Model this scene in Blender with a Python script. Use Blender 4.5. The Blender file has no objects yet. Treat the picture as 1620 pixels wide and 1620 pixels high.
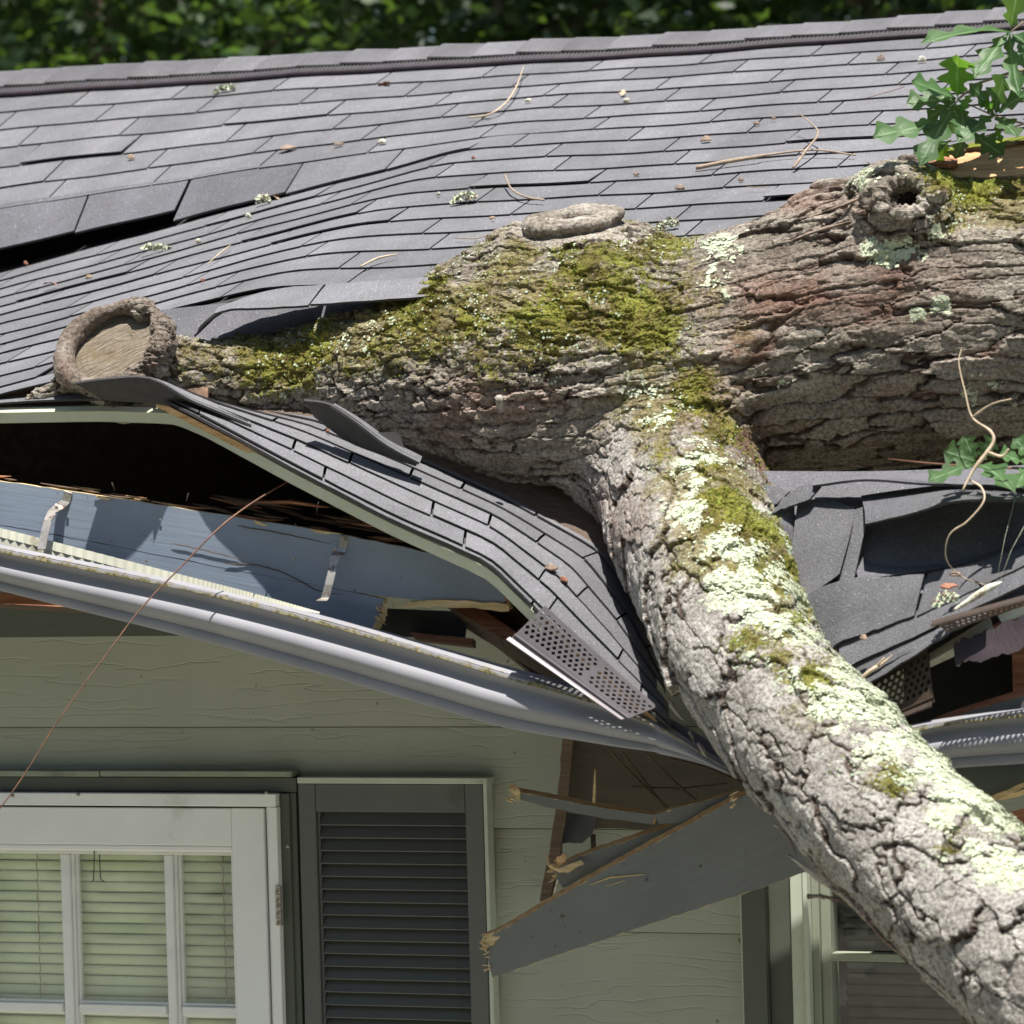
import bpy, bmesh, math, random
import numpy as np
from mathutils import Vector, Matrix
random.seed(7)
rng = np.random.default_rng(7)
SC = bpy.context.scene
COL = SC.collection
# ------------------------------------------------------------------ camera, sky, sun, exposure
F, HORIZ, ROLL, YAW, DIST = 6500.0, 690.0, 0.028, math.radians(-20.6), 8.87
CAMZ = 2.9
dh = Vector((math.sin(YAW), math.cos(YAW), 0))
CAM = Vector((0, 0, CAMZ)) - dh * DIST
pitch = -math.atan((810 - HORIZ) / F)
FWD = Vector((dh.x * math.cos(pitch), dh.y * math.cos(pitch), math.sin(pitch)))
R0 = FWD.cross(Vector((0, 0, 1))).normalized()
U0 = R0.cross(FWD).normalized()
RGT = (R0 * math.cos(ROLL) - U0 * math.sin(ROLL)).normalized()
UPV = (U0 * math.cos(ROLL) + R0 * math.sin(ROLL)).normalized()
cd = bpy.data.cameras.new('camera'); cam = bpy.data.objects.new('camera', cd); COL.objects.link(cam)
m = Matrix((RGT, UPV, -FWD)).transposed().to_4x4(); m.translation = CAM
cam.matrix_world = m
cd.sensor_width = 36; cd.lens = 36 * F / 1620; cd.clip_start = 0.5; cd.clip_end = 900
cd.dof.use_dof = True; cd.dof.focus_distance = 9.0; cd.dof.aperture_fstop = 6
SC.camera = cam
w = bpy.data.worlds.new('World'); SC.world = w; w.use_nodes = True
sky = w.node_tree.nodes.new('ShaderNodeTexSky'); sky.sky_type = 'NISHITA'; sky.sun_disc = False
SUN = Vector((0.12, -0.24, 0.95)).normalized()
sky.sun_elevation = math.asin(SUN.z); sky.sun_rotation = math.atan2(SUN.x, SUN.y)
w.node_tree.links.new(sky.outputs[0], w.node_tree.nodes['Background'].inputs[0])
w.node_tree.nodes['Background'].inputs[1].default_value = 0.06
sl = bpy.data.lights.new('sun', 'SUN'); sl.energy = 5.0; sl.angle = math.radians(0.5); sl.color = (1, .95, .88)
so = bpy.data.objects.new('sun', sl); COL.objects.link(so); so.rotation_euler = SUN.to_track_quat('Z', 'Y').to_euler()
so.location = (0, 0, 12)
vs = SC.view_settings; vs.view_transform = 'Standard'; vs.look = 'None'; vs.gamma = 1; vs.use_curve_mapping = False
vs.exposure = 0.9

# ------------------------------------------------------------------ geometry of the view: a point of the photo at a given depth
def ray(px, py):
    return (FWD + RGT * ((px - 810) / F) + UPV * ((810 - py) / F))
def P(px, py, Y):
    d = ray(px, py); t = (Y - CAM.y) / d.y
    return CAM + d * t
def proj(p):
    v = Vector(p) - CAM; z = v.dot(FWD)
    return 810 + F * v.dot(RGT) / z, 810 - F * v.dot(UPV) / z
def projN(V):
    v = V - np.array(CAM); z = v @ np.array(FWD)
    return 810 + F * (v @ np.array(RGT)) / z, 810 - F * (v @ np.array(UPV)) / z
def mpp(p): return (Vector(p) - CAM).dot(FWD) / F      # metres per photo pixel there
def V3(a): return Vector(a)
def lerp(a, b, t): return a + (b - a) * t
def sstep(a, b, x):
    t = np.clip((x - a) / (b - a), 0, 1); return t * t * (3 - 2 * t)

# ------------------------------------------------------------------ numpy noise
def _h(ix, iy, iz, s=0):
    n = (ix.astype(np.int64) * 73856093) ^ (iy.astype(np.int64) * 19349663) ^ (iz.astype(np.int64) * 83492791) ^ (s * 2654435761)
    n &= 0xffffffff
    n = ((n ^ (n >> 16)) * 0x45d9f3b) & 0xffffffff
    n = ((n ^ (n >> 16)) * 0x45d9f3b) & 0xffffffff
    n = n ^ (n >> 16)
    return n.astype(np.float64) / 4294967295.0
def noise(p, s=0):
    i = np.floor(p).astype(np.int64); f = p - i; f = f * f * (3 - 2 * f)
    r = 0
    for dx in (0, 1):
        for dy in (0, 1):
            for dz in (0, 1):
                wgt = (f[:, 0] if dx else 1 - f[:, 0]) * (f[:, 1] if dy else 1 - f[:, 1]) * (f[:, 2] if dz else 1 - f[:, 2])
                r = r + wgt * _h(i[:, 0] + dx, i[:, 1] + dy, i[:, 2] + dz, s)
    return r * 2 - 1
def fbm(p, o=4, s=0):
    r = 0; a = .5
    for k in range(o):
        r = r + a * noise(p * (2 ** k) + 17.3 * k, s + k); a *= .5
    return r
def voro(p, s=0):
    i = np.floor(p).astype(np.int64)
    n = len(p); F1 = np.full(n, 9.); F2 = np.full(n, 9.); ID = np.zeros(n); C = np.zeros((n, 3))
    for dx in (-1, 0, 1):
        for dy in (-1, 0, 1):
            for dz in (-1, 0, 1):
                c = i + np.array([dx, dy, dz])
                j = np.stack([_h(c[:, 0], c[:, 1], c[:, 2], s + k) for k in (1, 2, 3)], 1)
                q = c + j; d = np.linalg.norm(p - q, axis=1)
                a = d < F1
                F2 = np.where(a, F1, np.minimum(F2, d)); F1 = np.where(a, d, F1)
                ID = np.where(a, _h(c[:, 0], c[:, 1], c[:, 2], s + 9), ID)
                C[a] = q[a]
    return F1, F2, ID, C

# ------------------------------------------------------------------ materials
def newmat(name):
    m = bpy.data.materials.new(name); m.use_nodes = True
    nt = m.node_tree; b = nt.nodes['Principled BSDF']
    return m, nt, b
class NT:
    def __init__(s, nt): s.nt = nt
    def n(s, t, **k):
        x = s.nt.nodes.new(t)
        for a, b in k.items(): setattr(x, a, b)
        return x
    def l(s, a, b): s.nt.links.new(a, b)
    def coord(s, kind='Object', scale=(1, 1, 1)):
        t = s.n('ShaderNodeTexCoord'); mp = s.n('ShaderNodeMapping'); mp.inputs['Scale'].default_value = scale
        s.l(t.outputs[kind], mp.inputs[0]); return mp.outputs[0]
    def noise(s, vec, scale, detail=4, rough=.55, dist=0):
        x = s.n('ShaderNodeTexNoise'); x.inputs['Scale'].default_value = scale; x.inputs['Detail'].default_value = detail
        x.inputs['Roughness'].default_value = rough; x.inputs['Distortion'].default_value = dist
        s.l(vec, x.inputs['Vector']); return x.outputs['Fac']
    def ramp(s, fac, stops):
        r = s.n('ShaderNodeValToRGB'); el = r.color_ramp.elements
        while len(el) < len(stops): el.new(0.5)
        for e, (p, c) in zip(el, stops):
            e.position = p; e.color = (*c, 1) if len(c) == 3 else c
        s.l(fac, r.inputs[0]); return r.outputs[0]
    def mix(s, fac, a, b, mode='MIX'):
        x = s.n('ShaderNodeMix'); x.data_type = 'RGBA'; x.blend_type = mode
        for v, i in ((fac, 0), (a, 6), (b, 7)):
            if hasattr(v, 'is_linked'): s.l(v, x.inputs[i])
            elif i == 0: x.inputs[0].default_value = v
            else: x.inputs[i].default_value = (*v, 1)
        return x.outputs[2]
    def math(s, op, a, b=0.0, clamp=False):
        x = s.n('ShaderNodeMath', operation=op); x.use_clamp = clamp
        for v, i in ((a, 0), (b, 1)):
            if hasattr(v, 'is_linked'): s.l(v, x.inputs[i])
            else: x.inputs[i].default_value = v
        return x.outputs[0]
    def attr(s, name):
        x = s.n('ShaderNodeAttribute', attribute_name=name); return x.outputs['Fac']
    def bump(s, h, dist, strength=1, normal=None):
        x = s.n('ShaderNodeBump'); x.inputs['Distance'].default_value = dist; x.inputs['Strength'].default_value = strength
        s.l(h, x.inputs['Height'])
        if normal: s.l(normal, x.inputs['Normal'])
        return x.outputs[0]
    def rnd(s):
        return s.n('ShaderNodeObjectInfo').outputs['Random']
M = {}
def simple(name, col, rough=.6, var=.15, scale=30, bump=.0, metal=0, spec=.5, stretch=(1, 1, 1), rndv=0, dirt=None, detail=5, coat=0):
    m, nt, b = newmat(name); N = NT(nt)
    v = N.coord('Object', stretch)
    f = N.noise(v, scale, detail, .6)
    lo = tuple(c * (1 - var) for c in col); hi = tuple(min(1, c * (1 + var)) for c in col)
    c = N.ramp(f, [(.3, lo), (.7, hi)])
    if dirt:
        g = N.noise(N.coord('Object'), dirt[0], 6, .65)
        c = N.mix(N.ramp(g, [(dirt[2], (0, 0, 0)), (dirt[3], (1, 1, 1))]), c, dirt[1])
    if rndv:
        r = N.math('MULTIPLY_ADD', N.rnd(), 2 * rndv); r.node.inputs[2].default_value = 1 - rndv
        hs = N.n('ShaderNodeHueSaturation'); N.l(c, hs.inputs['Color']); N.l(r, hs.inputs['Value']); c = hs.outputs[0]
    N.l(c, b.inputs['Base Color'])
    b.inputs['Roughness'].default_value = rough; b.inputs['Metallic'].default_value = metal
    b.inputs['Specular IOR Level'].default_value = spec
    b.inputs['Coat Weight'].default_value = coat
    if bump: N.l(N.bump(f, bump), b.inputs['Normal'])
    M[name] = m; return m
def shingle_mat(name, lo, hi, rndv=.14):
    m, nt, b = newmat(name); N = NT(nt)
    v = N.coord('Object')
    g = N.noise(v, 420, 2, .7); g2 = N.noise(v, 9, 5, .6); g3 = N.noise(v, 190, 2, .6)
    c = N.ramp(g, [(.32, lo), (.5, tuple((a + b_) / 2 for a, b_ in zip(lo, hi))), (.68, hi)])
    sp = N.ramp(g3, [(.66, (0, 0, 0)), (.74, (1, 1, 1))])
    c = N.mix(sp, c, tuple(min(1, h * 2.0) for h in hi))
    c = N.mix(N.math('MULTIPLY', N.ramp(g2, [(.3, (0, 0, 0)), (.75, (1, 1, 1))]), .35), c, tuple(l * .8 for l in lo))
    r = N.math('MULTIPLY_ADD', N.rnd(), 2 * rndv); r.node.inputs[2].default_value = 1 - rndv
    hs = N.n('ShaderNodeHueSaturation'); N.l(c, hs.inputs['Color']); N.l(r, hs.inputs['Value'])
    gp = N.n('ShaderNodeNewGeometry').outputs['Position']; mp = N.n('ShaderNodeMapping'); mp.inputs['Scale'].default_value = (5, .7, .7); N.l(gp, mp.inputs[0])
    st = N.ramp(N.noise(mp.outputs[0], 1.3, 5, .6), [(.3, (.80, .80, .79)), (.7, (1.12, 1.12, 1.13))])
    N.l(N.mix(1., hs.outputs[0], st, 'MULTIPLY'), b.inputs['Base Color']); b.inputs['Roughness'].default_value = .85
    b.inputs['Specular IOR Level'].default_value = .35
    N.l(N.bump(N.math('ADD', g, g3), .0018, .8), b.inputs['Normal'])
    M[name] = m
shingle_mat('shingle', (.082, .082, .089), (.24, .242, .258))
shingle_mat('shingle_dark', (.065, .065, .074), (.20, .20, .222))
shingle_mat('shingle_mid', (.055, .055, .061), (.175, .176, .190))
shingle_mat('cap_shingle', (.07, .068, .074), (.20, .20, .215), .2)
simple('asphalt_core', (.034, .032, .033), .8, .3, 80)
simple('shingle_under', (.035, .034, .034), .7, .3, 60, .001)
simple('deck_wood', (.16, .085, .045), .8, .35, 12, .001, stretch=(1, 8, 8), dirt=(5, (.03, .02, .015), .45, .6))
simple('black_metal', (.035, .024, .03), .45, .3, 30, rndv=.0)
simple('mesh_vent', (.03, .03, .035), .6, .3, 30)
def siding_mat():
    m, nt, b = newmat('siding'); N = NT(nt)
    g = N.n('ShaderNodeNewGeometry'); sx = N.n('ShaderNodeSeparateXYZ'); N.l(g.outputs['Position'], sx.inputs[0])
    mp = N.n('ShaderNodeMapping'); mp.inputs['Scale'].default_value = (.6, 1, 3.6); N.l(g.outputs['Position'], mp.inputs[0]); v = mp.outputs[0]
    w1 = N.noise(v, 2.4, 3, .5, .3); w2 = N.noise(v, 13, 3, .6)
    t = N.math('ADD', N.math('MULTIPLY', sx.outputs[2], 30), N.math('ADD', N.math('MULTIPLY', w1, 6.5), N.math('MULTIPLY', w2, 1.3)))
    ln = N.math('ABSOLUTE', N.math('SUBTRACT', N.math('FRACT', t), .5))
    groove = N.ramp(ln, [(.0, (0, 0, 0)), (.05, (.5, .5, .5)), (.11, (1, 1, 1))])
    br = N.noise(v, 5.5, 3)
    groove = N.mix(N.ramp(br, [(.40, (0, 0, 0)), (.56, (1, 1, 1))]), (1., 1., 1.), groove)
    gp = g.outputs['Position']
    c = N.ramp(N.noise(gp, 4, 6, .6), [(.25, (.40, .415, .335)), (.75, (.48, .495, .41))])
    spk = N.ramp(N.noise(gp, 30, 2), [(.735, (0, 0, 0)), (.765, (1, 1, 1))])
    c = N.mix(N.math('MULTIPLY', spk, .6), c, (.09, .08, .05))
    c = N.mix(N.math('MULTIPLY_ADD', groove, .5) if False else groove, tuple(x * .93 for x in (.44, .455, .37)), c)
    oi = N.n('ShaderNodeObjectInfo'); sc_ = N.n('ShaderNodeSeparateColor'); N.l(oi.outputs['Color'], sc_.inputs[0]); r = sc_.outputs[0]
    hs = N.n('ShaderNodeHueSaturation'); N.l(c, hs.inputs['Color']); N.l(r, hs.inputs['Value']); c = hs.outputs[0]
    N.l(c, b.inputs['Base Color']); b.inputs['Roughness'].default_value = .5
    N.l(N.bump(groove, .0014, .6), b.inputs['Normal'])
    M['siding'] = m
siding_mat()
simple('trim_green', (.27, .295, .225), .55, .1, 10, dirt=(6, (.08, .08, .05), .6, .8))
simple('trim_cream', (.52, .56, .46), .5, .08, 12, dirt=(7, (.2, .19, .12), .62, .8))
simple('casing_dark', (.085, .095, .075), .5, .12, 8)
simple('shutter_paint', (.112, .114, .106), .5, .12, 6, dirt=(10, (.05, .05, .035), .6, .8))
simple('door_white', (.86, .86, .84), .35, .04, 8, dirt=(5, (.45, .46, .38), .62, .85))
simple('metal_rivet', (.35, .33, .3), .4, .2, 40, metal=.6)
simple('steel', (.45, .42, .38), .42, .3, 25, metal=.75, dirt=(30, (.10, .05, .03), .52, .65))
simple('blind', (.60, .69, .47), .5, .06, 10)
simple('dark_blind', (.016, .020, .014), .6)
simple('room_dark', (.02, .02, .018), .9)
simple('cavity_shade_wood', (.022, .014, .010), .95, .5, 40, .003)  # near-black wood colour standing in for shade in knot hole and eave cavity
def glass():
    m, nt, b = newmat('glass'); N = NT(nt)
    lw = N.n('ShaderNodeLayerWeight'); lw.inputs[0].default_value = .5; g = N.n('ShaderNodeBsdfGlossy'); g.inputs['Roughness'].default_value = .03; g.inputs[0].default_value = (1, 1, 1, 1)
    t = N.n('ShaderNodeBsdfTransparent'); mx = N.n('ShaderNodeMixShader'); fr = N.n('ShaderNodeFresnel'); fr.inputs[0].default_value = 1.5
    wv = N.noise(N.coord('Object'), 4, 2)
    N.l(N.bump(wv, .004), g.inputs['Normal'])
    f = N.math('MULTIPLY_ADD', N.math('POWER', lw.outputs['Facing'], 5), .9, True); f.node.inputs[2].default_value = .055
    N.l(f, mx.inputs[0]); N.l(t.outputs[0], mx.inputs[1]); N.l(g.outputs[0], mx.inputs[2])
    N.l(mx.outputs[0], nt.nodes['Material Output'].inputs[0]); M['glass'] = m
glass()
def gutter_mat():
    m, nt, b = newmat('gutter_paint'); N = NT(nt); v = N.coord('Object')
    c = N.ramp(N.noise(v, 7, 5), [(.3, (.235, .235, .258)), (.7, (.285, .284, .308))])
    a = N.attr('dirt')
    d = N.noise(v, 45, 6, .7)
    f = N.ramp(N.math('MULTIPLY_ADD', a, .55), [(.5, (0, 0, 0)), (.62, (1, 1, 1))])
    f.node.inputs[0].links[0].from_node.inputs[2].default_value = 0
    s = N.math('ADD', N.math('MULTIPLY', a, .5), N.math('MULTIPLY', d, .8))
    f = N.ramp(s, [(.70, (0, 0, 0)), (.86, (1, 1, 1))])
    c = N.mix(f, c, N.ramp(N.noise(v, 120, 2), [(.4, (.10, .085, .03)), (.65, (.30, .26, .14))]))
    N.l(c, b.inputs['Base Color']); b.inputs['Roughness'].default_value = .5; b.inputs['Specular IOR Level'].default_value = .4
    N.l(N.bump(N.noise(v, 3, 2), .006, .4), b.inputs['Normal'])
    M['gutter_paint'] = m
gutter_mat()
def paintwood(name, col, wood=(.55, .36, .17)):
    m, nt, b = newmat(name); N = NT(nt)
    v = N.coord('UV', (1, 1, 1)); 
    gr = N.noise(N.coord('UV', (2.2, 60, 1)), 1, 4, .6)
    big = N.noise(v, 5, 4)
    c = N.ramp(big, [(.3, tuple(x * .88 for x in col)), (.7, tuple(x * 1.08 for x in col))])
    c = N.mix(N.math('MULTIPLY', N.ramp(gr, [(.35, (0, 0, 0)), (.7, (1, 1, 1))]), .18), c, tuple(x * .7 for x in col))
    chip = N.ramp(N.noise(N.coord('UV', (14, 45, 1)), 1, 3, .7), [(.70, (0, 0, 0)), (.73, (1, 1, 1))])
    c = N.mix(N.math('MULTIPLY', chip, .5), c, (.12, .10, .08))
    spk = N.ramp(N.noise(N.coord('UV', (70, 70, 1)), 1, 1, .5), [(.74, (0, 0, 0)), (.78, (1, 1, 1))])
    c = N.mix(N.math('MULTIPLY', spk, .8), c, (.05, .045, .04))
    N.l(c, b.inputs['Base Color']); b.inputs['Roughness'].default_value = .5
    N.l(N.bump(gr, .0015, .7), b.inputs['Normal']); M[name] = m
paintwood('fascia_blue', (.235, .285, .36))
paintwood('board_grey', (.15, .155, .15))
def rawwood(name, lo, hi, sc=(3, 40, 40)):
    m, nt, b = newmat(name); N = NT(nt)
    g = N.noise(N.coord('Object', sc), 3, 5, .65)
    c = N.ramp(g, [(.3, lo), (.7, hi)])
    N.l(c, b.inputs['Base Color']); b.inputs['Roughness'].default_value = .7
    N.l(N.bump(g, .004, .8), b.inputs['Normal']); M[name] = m
rawwood('split_wood', (.36, .17, .06), (.66, .46, .24))
rawwood('pale_wood', (.45, .31, .13), (.72, .58, .34))
rawwood('red_wood', (.20, .065, .03), (.42, .19, .10))
rawwood('brown_wood', (.045, .028, .018), (.12, .075, .045))
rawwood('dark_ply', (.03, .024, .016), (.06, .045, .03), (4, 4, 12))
simple('drip_cream', (.50, .52, .40), .3, .08, 9, metal=.0, dirt=(6, (.3, .3, .22), .6, .8))
simple('ribbed_cream', (.55, .55, .45), .45, .1, 20, dirt=(12, (.22, .17, .08), .58, .75))
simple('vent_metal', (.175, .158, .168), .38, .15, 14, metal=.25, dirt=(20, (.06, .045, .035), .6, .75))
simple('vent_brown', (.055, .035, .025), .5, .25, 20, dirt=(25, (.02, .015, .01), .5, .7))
simple('twig_red', (.15, .07, .04), .6, .4, 30)
simple('twig_grey', (.30, .23, .17), .8, .35, 40, .0008)
simple('twig_pale', (.48, .38, .27), .8, .3, 40, .0008)
simple('dry_leaf_red', (.30, .13, .08), .7, .3, 30)
simple('dry_leaf_tan', (.42, .30, .20), .7, .3, 30)
simple('bark_chip', (.30, .22, .17), .9, .35, 60, .001, rndv=.3)
simple('chip_lichen', (.58, .60, .50), .9, .35, 60, .002, dirt=(40, (.25, .2, .12), .5, .6))
def leafmat(name, col, tr=.35, rough=.38):
    m, nt, b = newmat(name); N = NT(nt)
    v = N.coord('Object'); f = N.noise(v, 25, 4)
    c = N.ramp(f, [(.3, tuple(x * .7 for x in col)), (.7, tuple(x * 1.2 for x in col))])
    r = N.math('MULTIPLY_ADD', N.rnd(), .5); r.node.inputs[2].default_value = .75
    hs = N.n('ShaderNodeHueSaturation'); N.l(c, hs.inputs['Color']); N.l(r, hs.inputs['Value']); c = hs.outputs[0]
    c = N.mix(N.ramp(N.attr('vein'), [(.80, (0, 0, 0)), (.93, (1, 1, 1))]), c, tuple(min(1, x * 1.6 + .08) for x in col))
    N.l(c, b.inputs['Base Color']); b.inputs['Roughness'].default_value = rough
    N.l(N.bump(N.attr('vein'), .004, .6), b.inputs['Normal'])
    t = N.n('ShaderNodeBsdfTranslucent'); N.l(N.mix(.5, c, (.25, .45, .04)), t.inputs[0])
    mx = N.n('ShaderNodeMixShader'); mx.inputs[0].default_value = tr
    N.l(b.outputs[0], mx.inputs[1]); N.l(t.outputs[0], mx.inputs[2]); N.l(mx.outputs[0], nt.nodes['Material Output'].inputs[0])
    M[name] = m
leafmat('oak_leaf', (.07, .145, .05), .35, .5); leafmat('oak_leaf_bright', (.10, .25, .02), .5)
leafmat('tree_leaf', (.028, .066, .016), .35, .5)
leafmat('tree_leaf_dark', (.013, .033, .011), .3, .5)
leafmat('moss', (.15, .17, .016), .25, .9); leafmat('moss_brown', (.13, .085, .022), .2, .9); leafmat('moss_lime', (.24, .31, .03), .3, .9)
simple('lichen', (.50, .54, .39), .95, .15, 60)
simple('lichen_green', (.40, .46, .34), .95, .2, 60)
simple('grass', (.205, .205, .165), .9, .4, 2, detail=8)
def woundmat():
    m, nt, b = newmat('cut_wood'); N = NT(nt)
    v = N.coord('Object', (1, 1, 1)); wv = N.n('ShaderNodeTexWave', wave_type='RINGS', rings_direction='Z')
    wv.inputs['Scale'].default_value = 26; wv.inputs['Distortion'].default_value = 3; wv.inputs['Detail'].default_value = 4; N.l(v, wv.inputs[0])
    s = N.noise(N.coord('Object', (12, 150, 1)), 1.5, 5, .75)
    c = N.ramp(s, [(.3, (.06, .045, .03)), (.5, (.20, .165, .12)), (.72, (.44, .41, .35))])
    c = N.mix(N.math('MULTIPLY', wv.outputs['Fac'], .35), c, (.16, .11, .06))
    c = N.mix(N.ramp(N.noise(v, 14, 3), [(.55, (0, 0, 0)), (.7, (1, 1, 1))]), c, (.16, .12, .06))
    N.l(c, b.inputs['Base Color']); b.inputs['Roughness'].default_value = .85
    N.l(N.bump(s, .006, 1), b.inputs['Normal']); M['cut_wood'] = m
woundmat()
def barkmat():
    m, nt, b = newmat('bark'); N = NT(nt); v = N.coord('Object')
    pid = N.attr('pid'); crack = N.attr('crack'); moss = N.attr('moss'); lich = N.attr('lichen'); red = N.attr('red'); dark = N.attr('dark_patch')
    n1 = N.noise(v, 14, 6, .65); n2 = N.noise(v, 130, 5, .7); n3 = N.noise(v, 330, 3, .6)
    base = N.ramp(N.math('ADD', N.math('MULTIPLY', pid, .45), N.math('MULTIPLY', n1, .6)),
                  [(.22, (.14, .115, .09)), (.42, (.265, .235, .195)), (.60, (.385, .35, .30)), (.85, (.54, .51, .455))])
    base = N.mix(N.attr('limb'), base, N.ramp(N.math('ADD', N.math('MULTIPLY', pid, .45), N.math('MULTIPLY', n1, .6)), [(.22, (.24, .22, .195)), (.45, (.39, .37, .34)), (.65, (.50, .48, .445)), (.85, (.62, .605, .57))]))
    base = N.mix(N.ramp(n2, [(.3, (.45, .45, .45)), (.62, (1.1, 1.1, 1.1))]), (0, 0, 0), base)
    base = N.mix(1, base, N.ramp(n2, [(.28, (.62, .58, .54)), (.6, (1.15, 1.15, 1.15))]), 'MULTIPLY')
    base.node.inputs[6].links[0].from_node  # keep order
    inner = N.ramp(n1, [(.35, (.040, .029, .023)), (.7, (.12, .085, .066))])
    c = N.mix(N.ramp(crack, [(.08, (0, 0, 0)), (.62, (1, 1, 1))]), inner, base)
    fm = N.ramp(N.math('ADD', N.attr('film'), N.math('MULTIPLY', N.math('SUBTRACT', N.noise(v, 60, 6, .75), .5), 1.6)), [(.30, (0, 0, 0)), (.62, (.75, .75, .75))])
    c = N.mix(fm, c, N.ramp(n2, [(.3, (.07, .05, .018)), (.5, (.19, .155, .055)), (.72, (.32, .30, .10))]))
    redc = N.ramp(n2, [(.3, (.12, .05, .035)), (.7, (.33, .18, .13))])
    c = N.mix(N.math('MULTIPLY', red, .85), c, redc)
    c = N.mix(N.math('MULTIPLY', dark, .8), c, N.mix(.5, (.03, .018, .015), redc))
    lv = N.math('ADD', lich, N.math('MULTIPLY', N.math('SUBTRACT', N.noise(v, 55, 6, .75), .5), 1.6))
    lc = N.ramp(n3, [(.3, (.38, .43, .29)), (.5, (.56, .60, .43)), (.7, (.72, .75, .60))])
    c = N.mix(N.ramp(lv, [(.50, (0, 0, 0)), (.58, (1, 1, 1))]), c, lc)
    mv = N.math('ADD', moss, N.math('MULTIPLY', N.math('SUBTRACT', N.math('ADD', N.math('MULTIPLY', N.noise(v, 38, 6, .75), .55), N.math('MULTIPLY', N.noise(v, 105, 5, .7), .45)), .5), 2.6))
    mc = N.ramp(N.math('ADD', N.math('MULTIPLY', n2, .5), N.math('MULTIPLY', N.noise(v, 9, 3), .5)),
                [(.34, (.05, .035, .012)), (.45, (.12, .09, .022)), (.55, (.19, .19, .022)), (.68, (.30, .35, .05))])
    c = N.mix(N.ramp(mv, [(.48, (0, 0, 0)), (.64, (.92, .92, .92))]), c, mc)
    N.l(c, b.inputs['Base Color']); b.inputs['Roughness'].default_value = .82; b.inputs['Specular IOR Level'].default_value = .3
    h = N.math('ADD', N.math('MULTIPLY', n2, .7), N.math('MULTIPLY', n3, .5))
    N.l(N.bump(h, .007, 1), b.inputs['Normal']); M['bark'] = m
barkmat()

# ------------------------------------------------------------------ object helpers
def setp(o, label=None, cat=None, group=None, kind=None):
    if label: o['label'] = label
    if cat: o['category'] = cat
    if group: o['group'] = group
    if kind: o['kind'] = kind
    return o
def empty(name, loc, label=None, cat=None, group=None, kind=None):
    o = bpy.data.objects.new(name, None); COL.objects.link(o); o.location = loc
    o.empty_display_size = .05
    return setp(o, label, cat, group, kind)
def wloc(o):
    v = Vector((0, 0, 0))
    while o: v = v + Vector(o.location); o = o.parent
    return v
def mesh_obj(name, verts, faces, mats, parent=None, midx=None, smooth=False, loc=None, uvs=None, **kw):
    verts = [Vector(v) for v in verts]
    if loc is None:
        c = Vector((sum(v.x for v in verts), sum(v.y for v in verts), sum(v.z for v in verts))) / len(verts)
        loc = c
    loc = Vector(loc)
    me = bpy.data.meshes.new(name); me.from_pydata([v - loc for v in verts], [], faces)
    if not isinstance(mats, (list, tuple)): mats = [mats]
    for mm in mats: me.materials.append(M[mm] if isinstance(mm, str) else mm)
    if midx: me.polygons.foreach_set('material_index', midx)
    if smooth: me.polygons.foreach_set('use_smooth', [True] * len(me.polygons))
    if uvs:
        ul = me.uv_layers.new(name='UVMap')
        for l in me.loops: ul.data[l.index].uv = uvs[l.vertex_index]
    me.update()
    o = bpy.data.objects.new(name, me); COL.objects.link(o)
    if parent: o.parent = parent; o.location = loc - wloc(parent)
    else: o.location = loc
    return setp(o, **kw)
class MB:
    def __init__(s): s.v = []; s.f = []; s.m = []; s.uv = []
    def add(s, vs, fs, mi=0, uv=None):
        b = len(s.v); s.v += [Vector(x) for x in vs]; s.f += [[b + i for i in f] for f in fs]; s.m += [mi] * len(fs)
        s.uv += (uv if uv else [(x[0], x[2]) for x in vs])
    def box(s, a, b, mi=0):
        x0, y0, z0 = a; x1, y1, z1 = b
        s.add([(x0, y0, z0), (x1, y0, z0), (x1, y1, z0), (x0, y1, z0), (x0, y0, z1), (x1, y0, z1), (x1, y1, z1), (x0, y1, z1)],
              [(0, 3, 2, 1), (4, 5, 6, 7), (0, 1, 5, 4), (1, 2, 6, 5), (2, 3, 7, 6), (3, 0, 4, 7)], mi)
    def quadbox(s, q, off, mi=0, mi2=None):
        q = [Vector(x) for x in q]; off = Vector(off); n = len(q)
        s.add(q, [tuple(range(n))], mi); b = len(s.v) - n
        s.add([x + off for x in q], [tuple(reversed(range(n)))], mi)
        m2 = mi if mi2 is None else mi2
        for i in range(n):
            j = (i + 1) % n
            s.f.append([b + i, b + n + i, b + n + j, b + j]); s.m.append(m2)
    def tube(s, pts, rad, n=6, mi=0, caps=True):
        pts = [Vector(p) for p in pts]; b = len(s.v); k = len(pts)
        if not isinstance(rad, (list, tuple)): rad = [rad] * k
        nv = Vector((0.31, 0.2, 0.93)); rings = []
        for i, p in enumerate(pts):
            t = (pts[min(i + 1, k - 1)] - pts[max(i - 1, 0)]).normalized()
            nv = (nv - t * nv.dot(t)).normalized(); bn = t.cross(nv)
            for j in range(n):
                a = 2 * math.pi * j / n
                s.v.append(p + (nv * math.cos(a) + bn * math.sin(a)) * rad[i]); s.uv.append((0, 0))
        for i in range(k - 1):
            for j in range(n):
                j2 = (j + 1) % n
                s.f.append([b + i * n + j, b + i * n + j2, b + (i + 1) * n + j2, b + (i + 1) * n + j]); s.m.append(mi)
        if caps:
            s.f.append([b + j for j in reversed(range(n))]); s.m.append(mi)
            s.f.append([b + (k - 1) * n + j for j in range(n)]); s.m.append(mi)
    def build(s, name, mats, parent=None, smooth=False, uv=False, **kw):
        return mesh_obj(name, s.v, s.f, mats, parent, midx=s.m, smooth=smooth, uvs=s.uv if uv else None, **kw)
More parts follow.
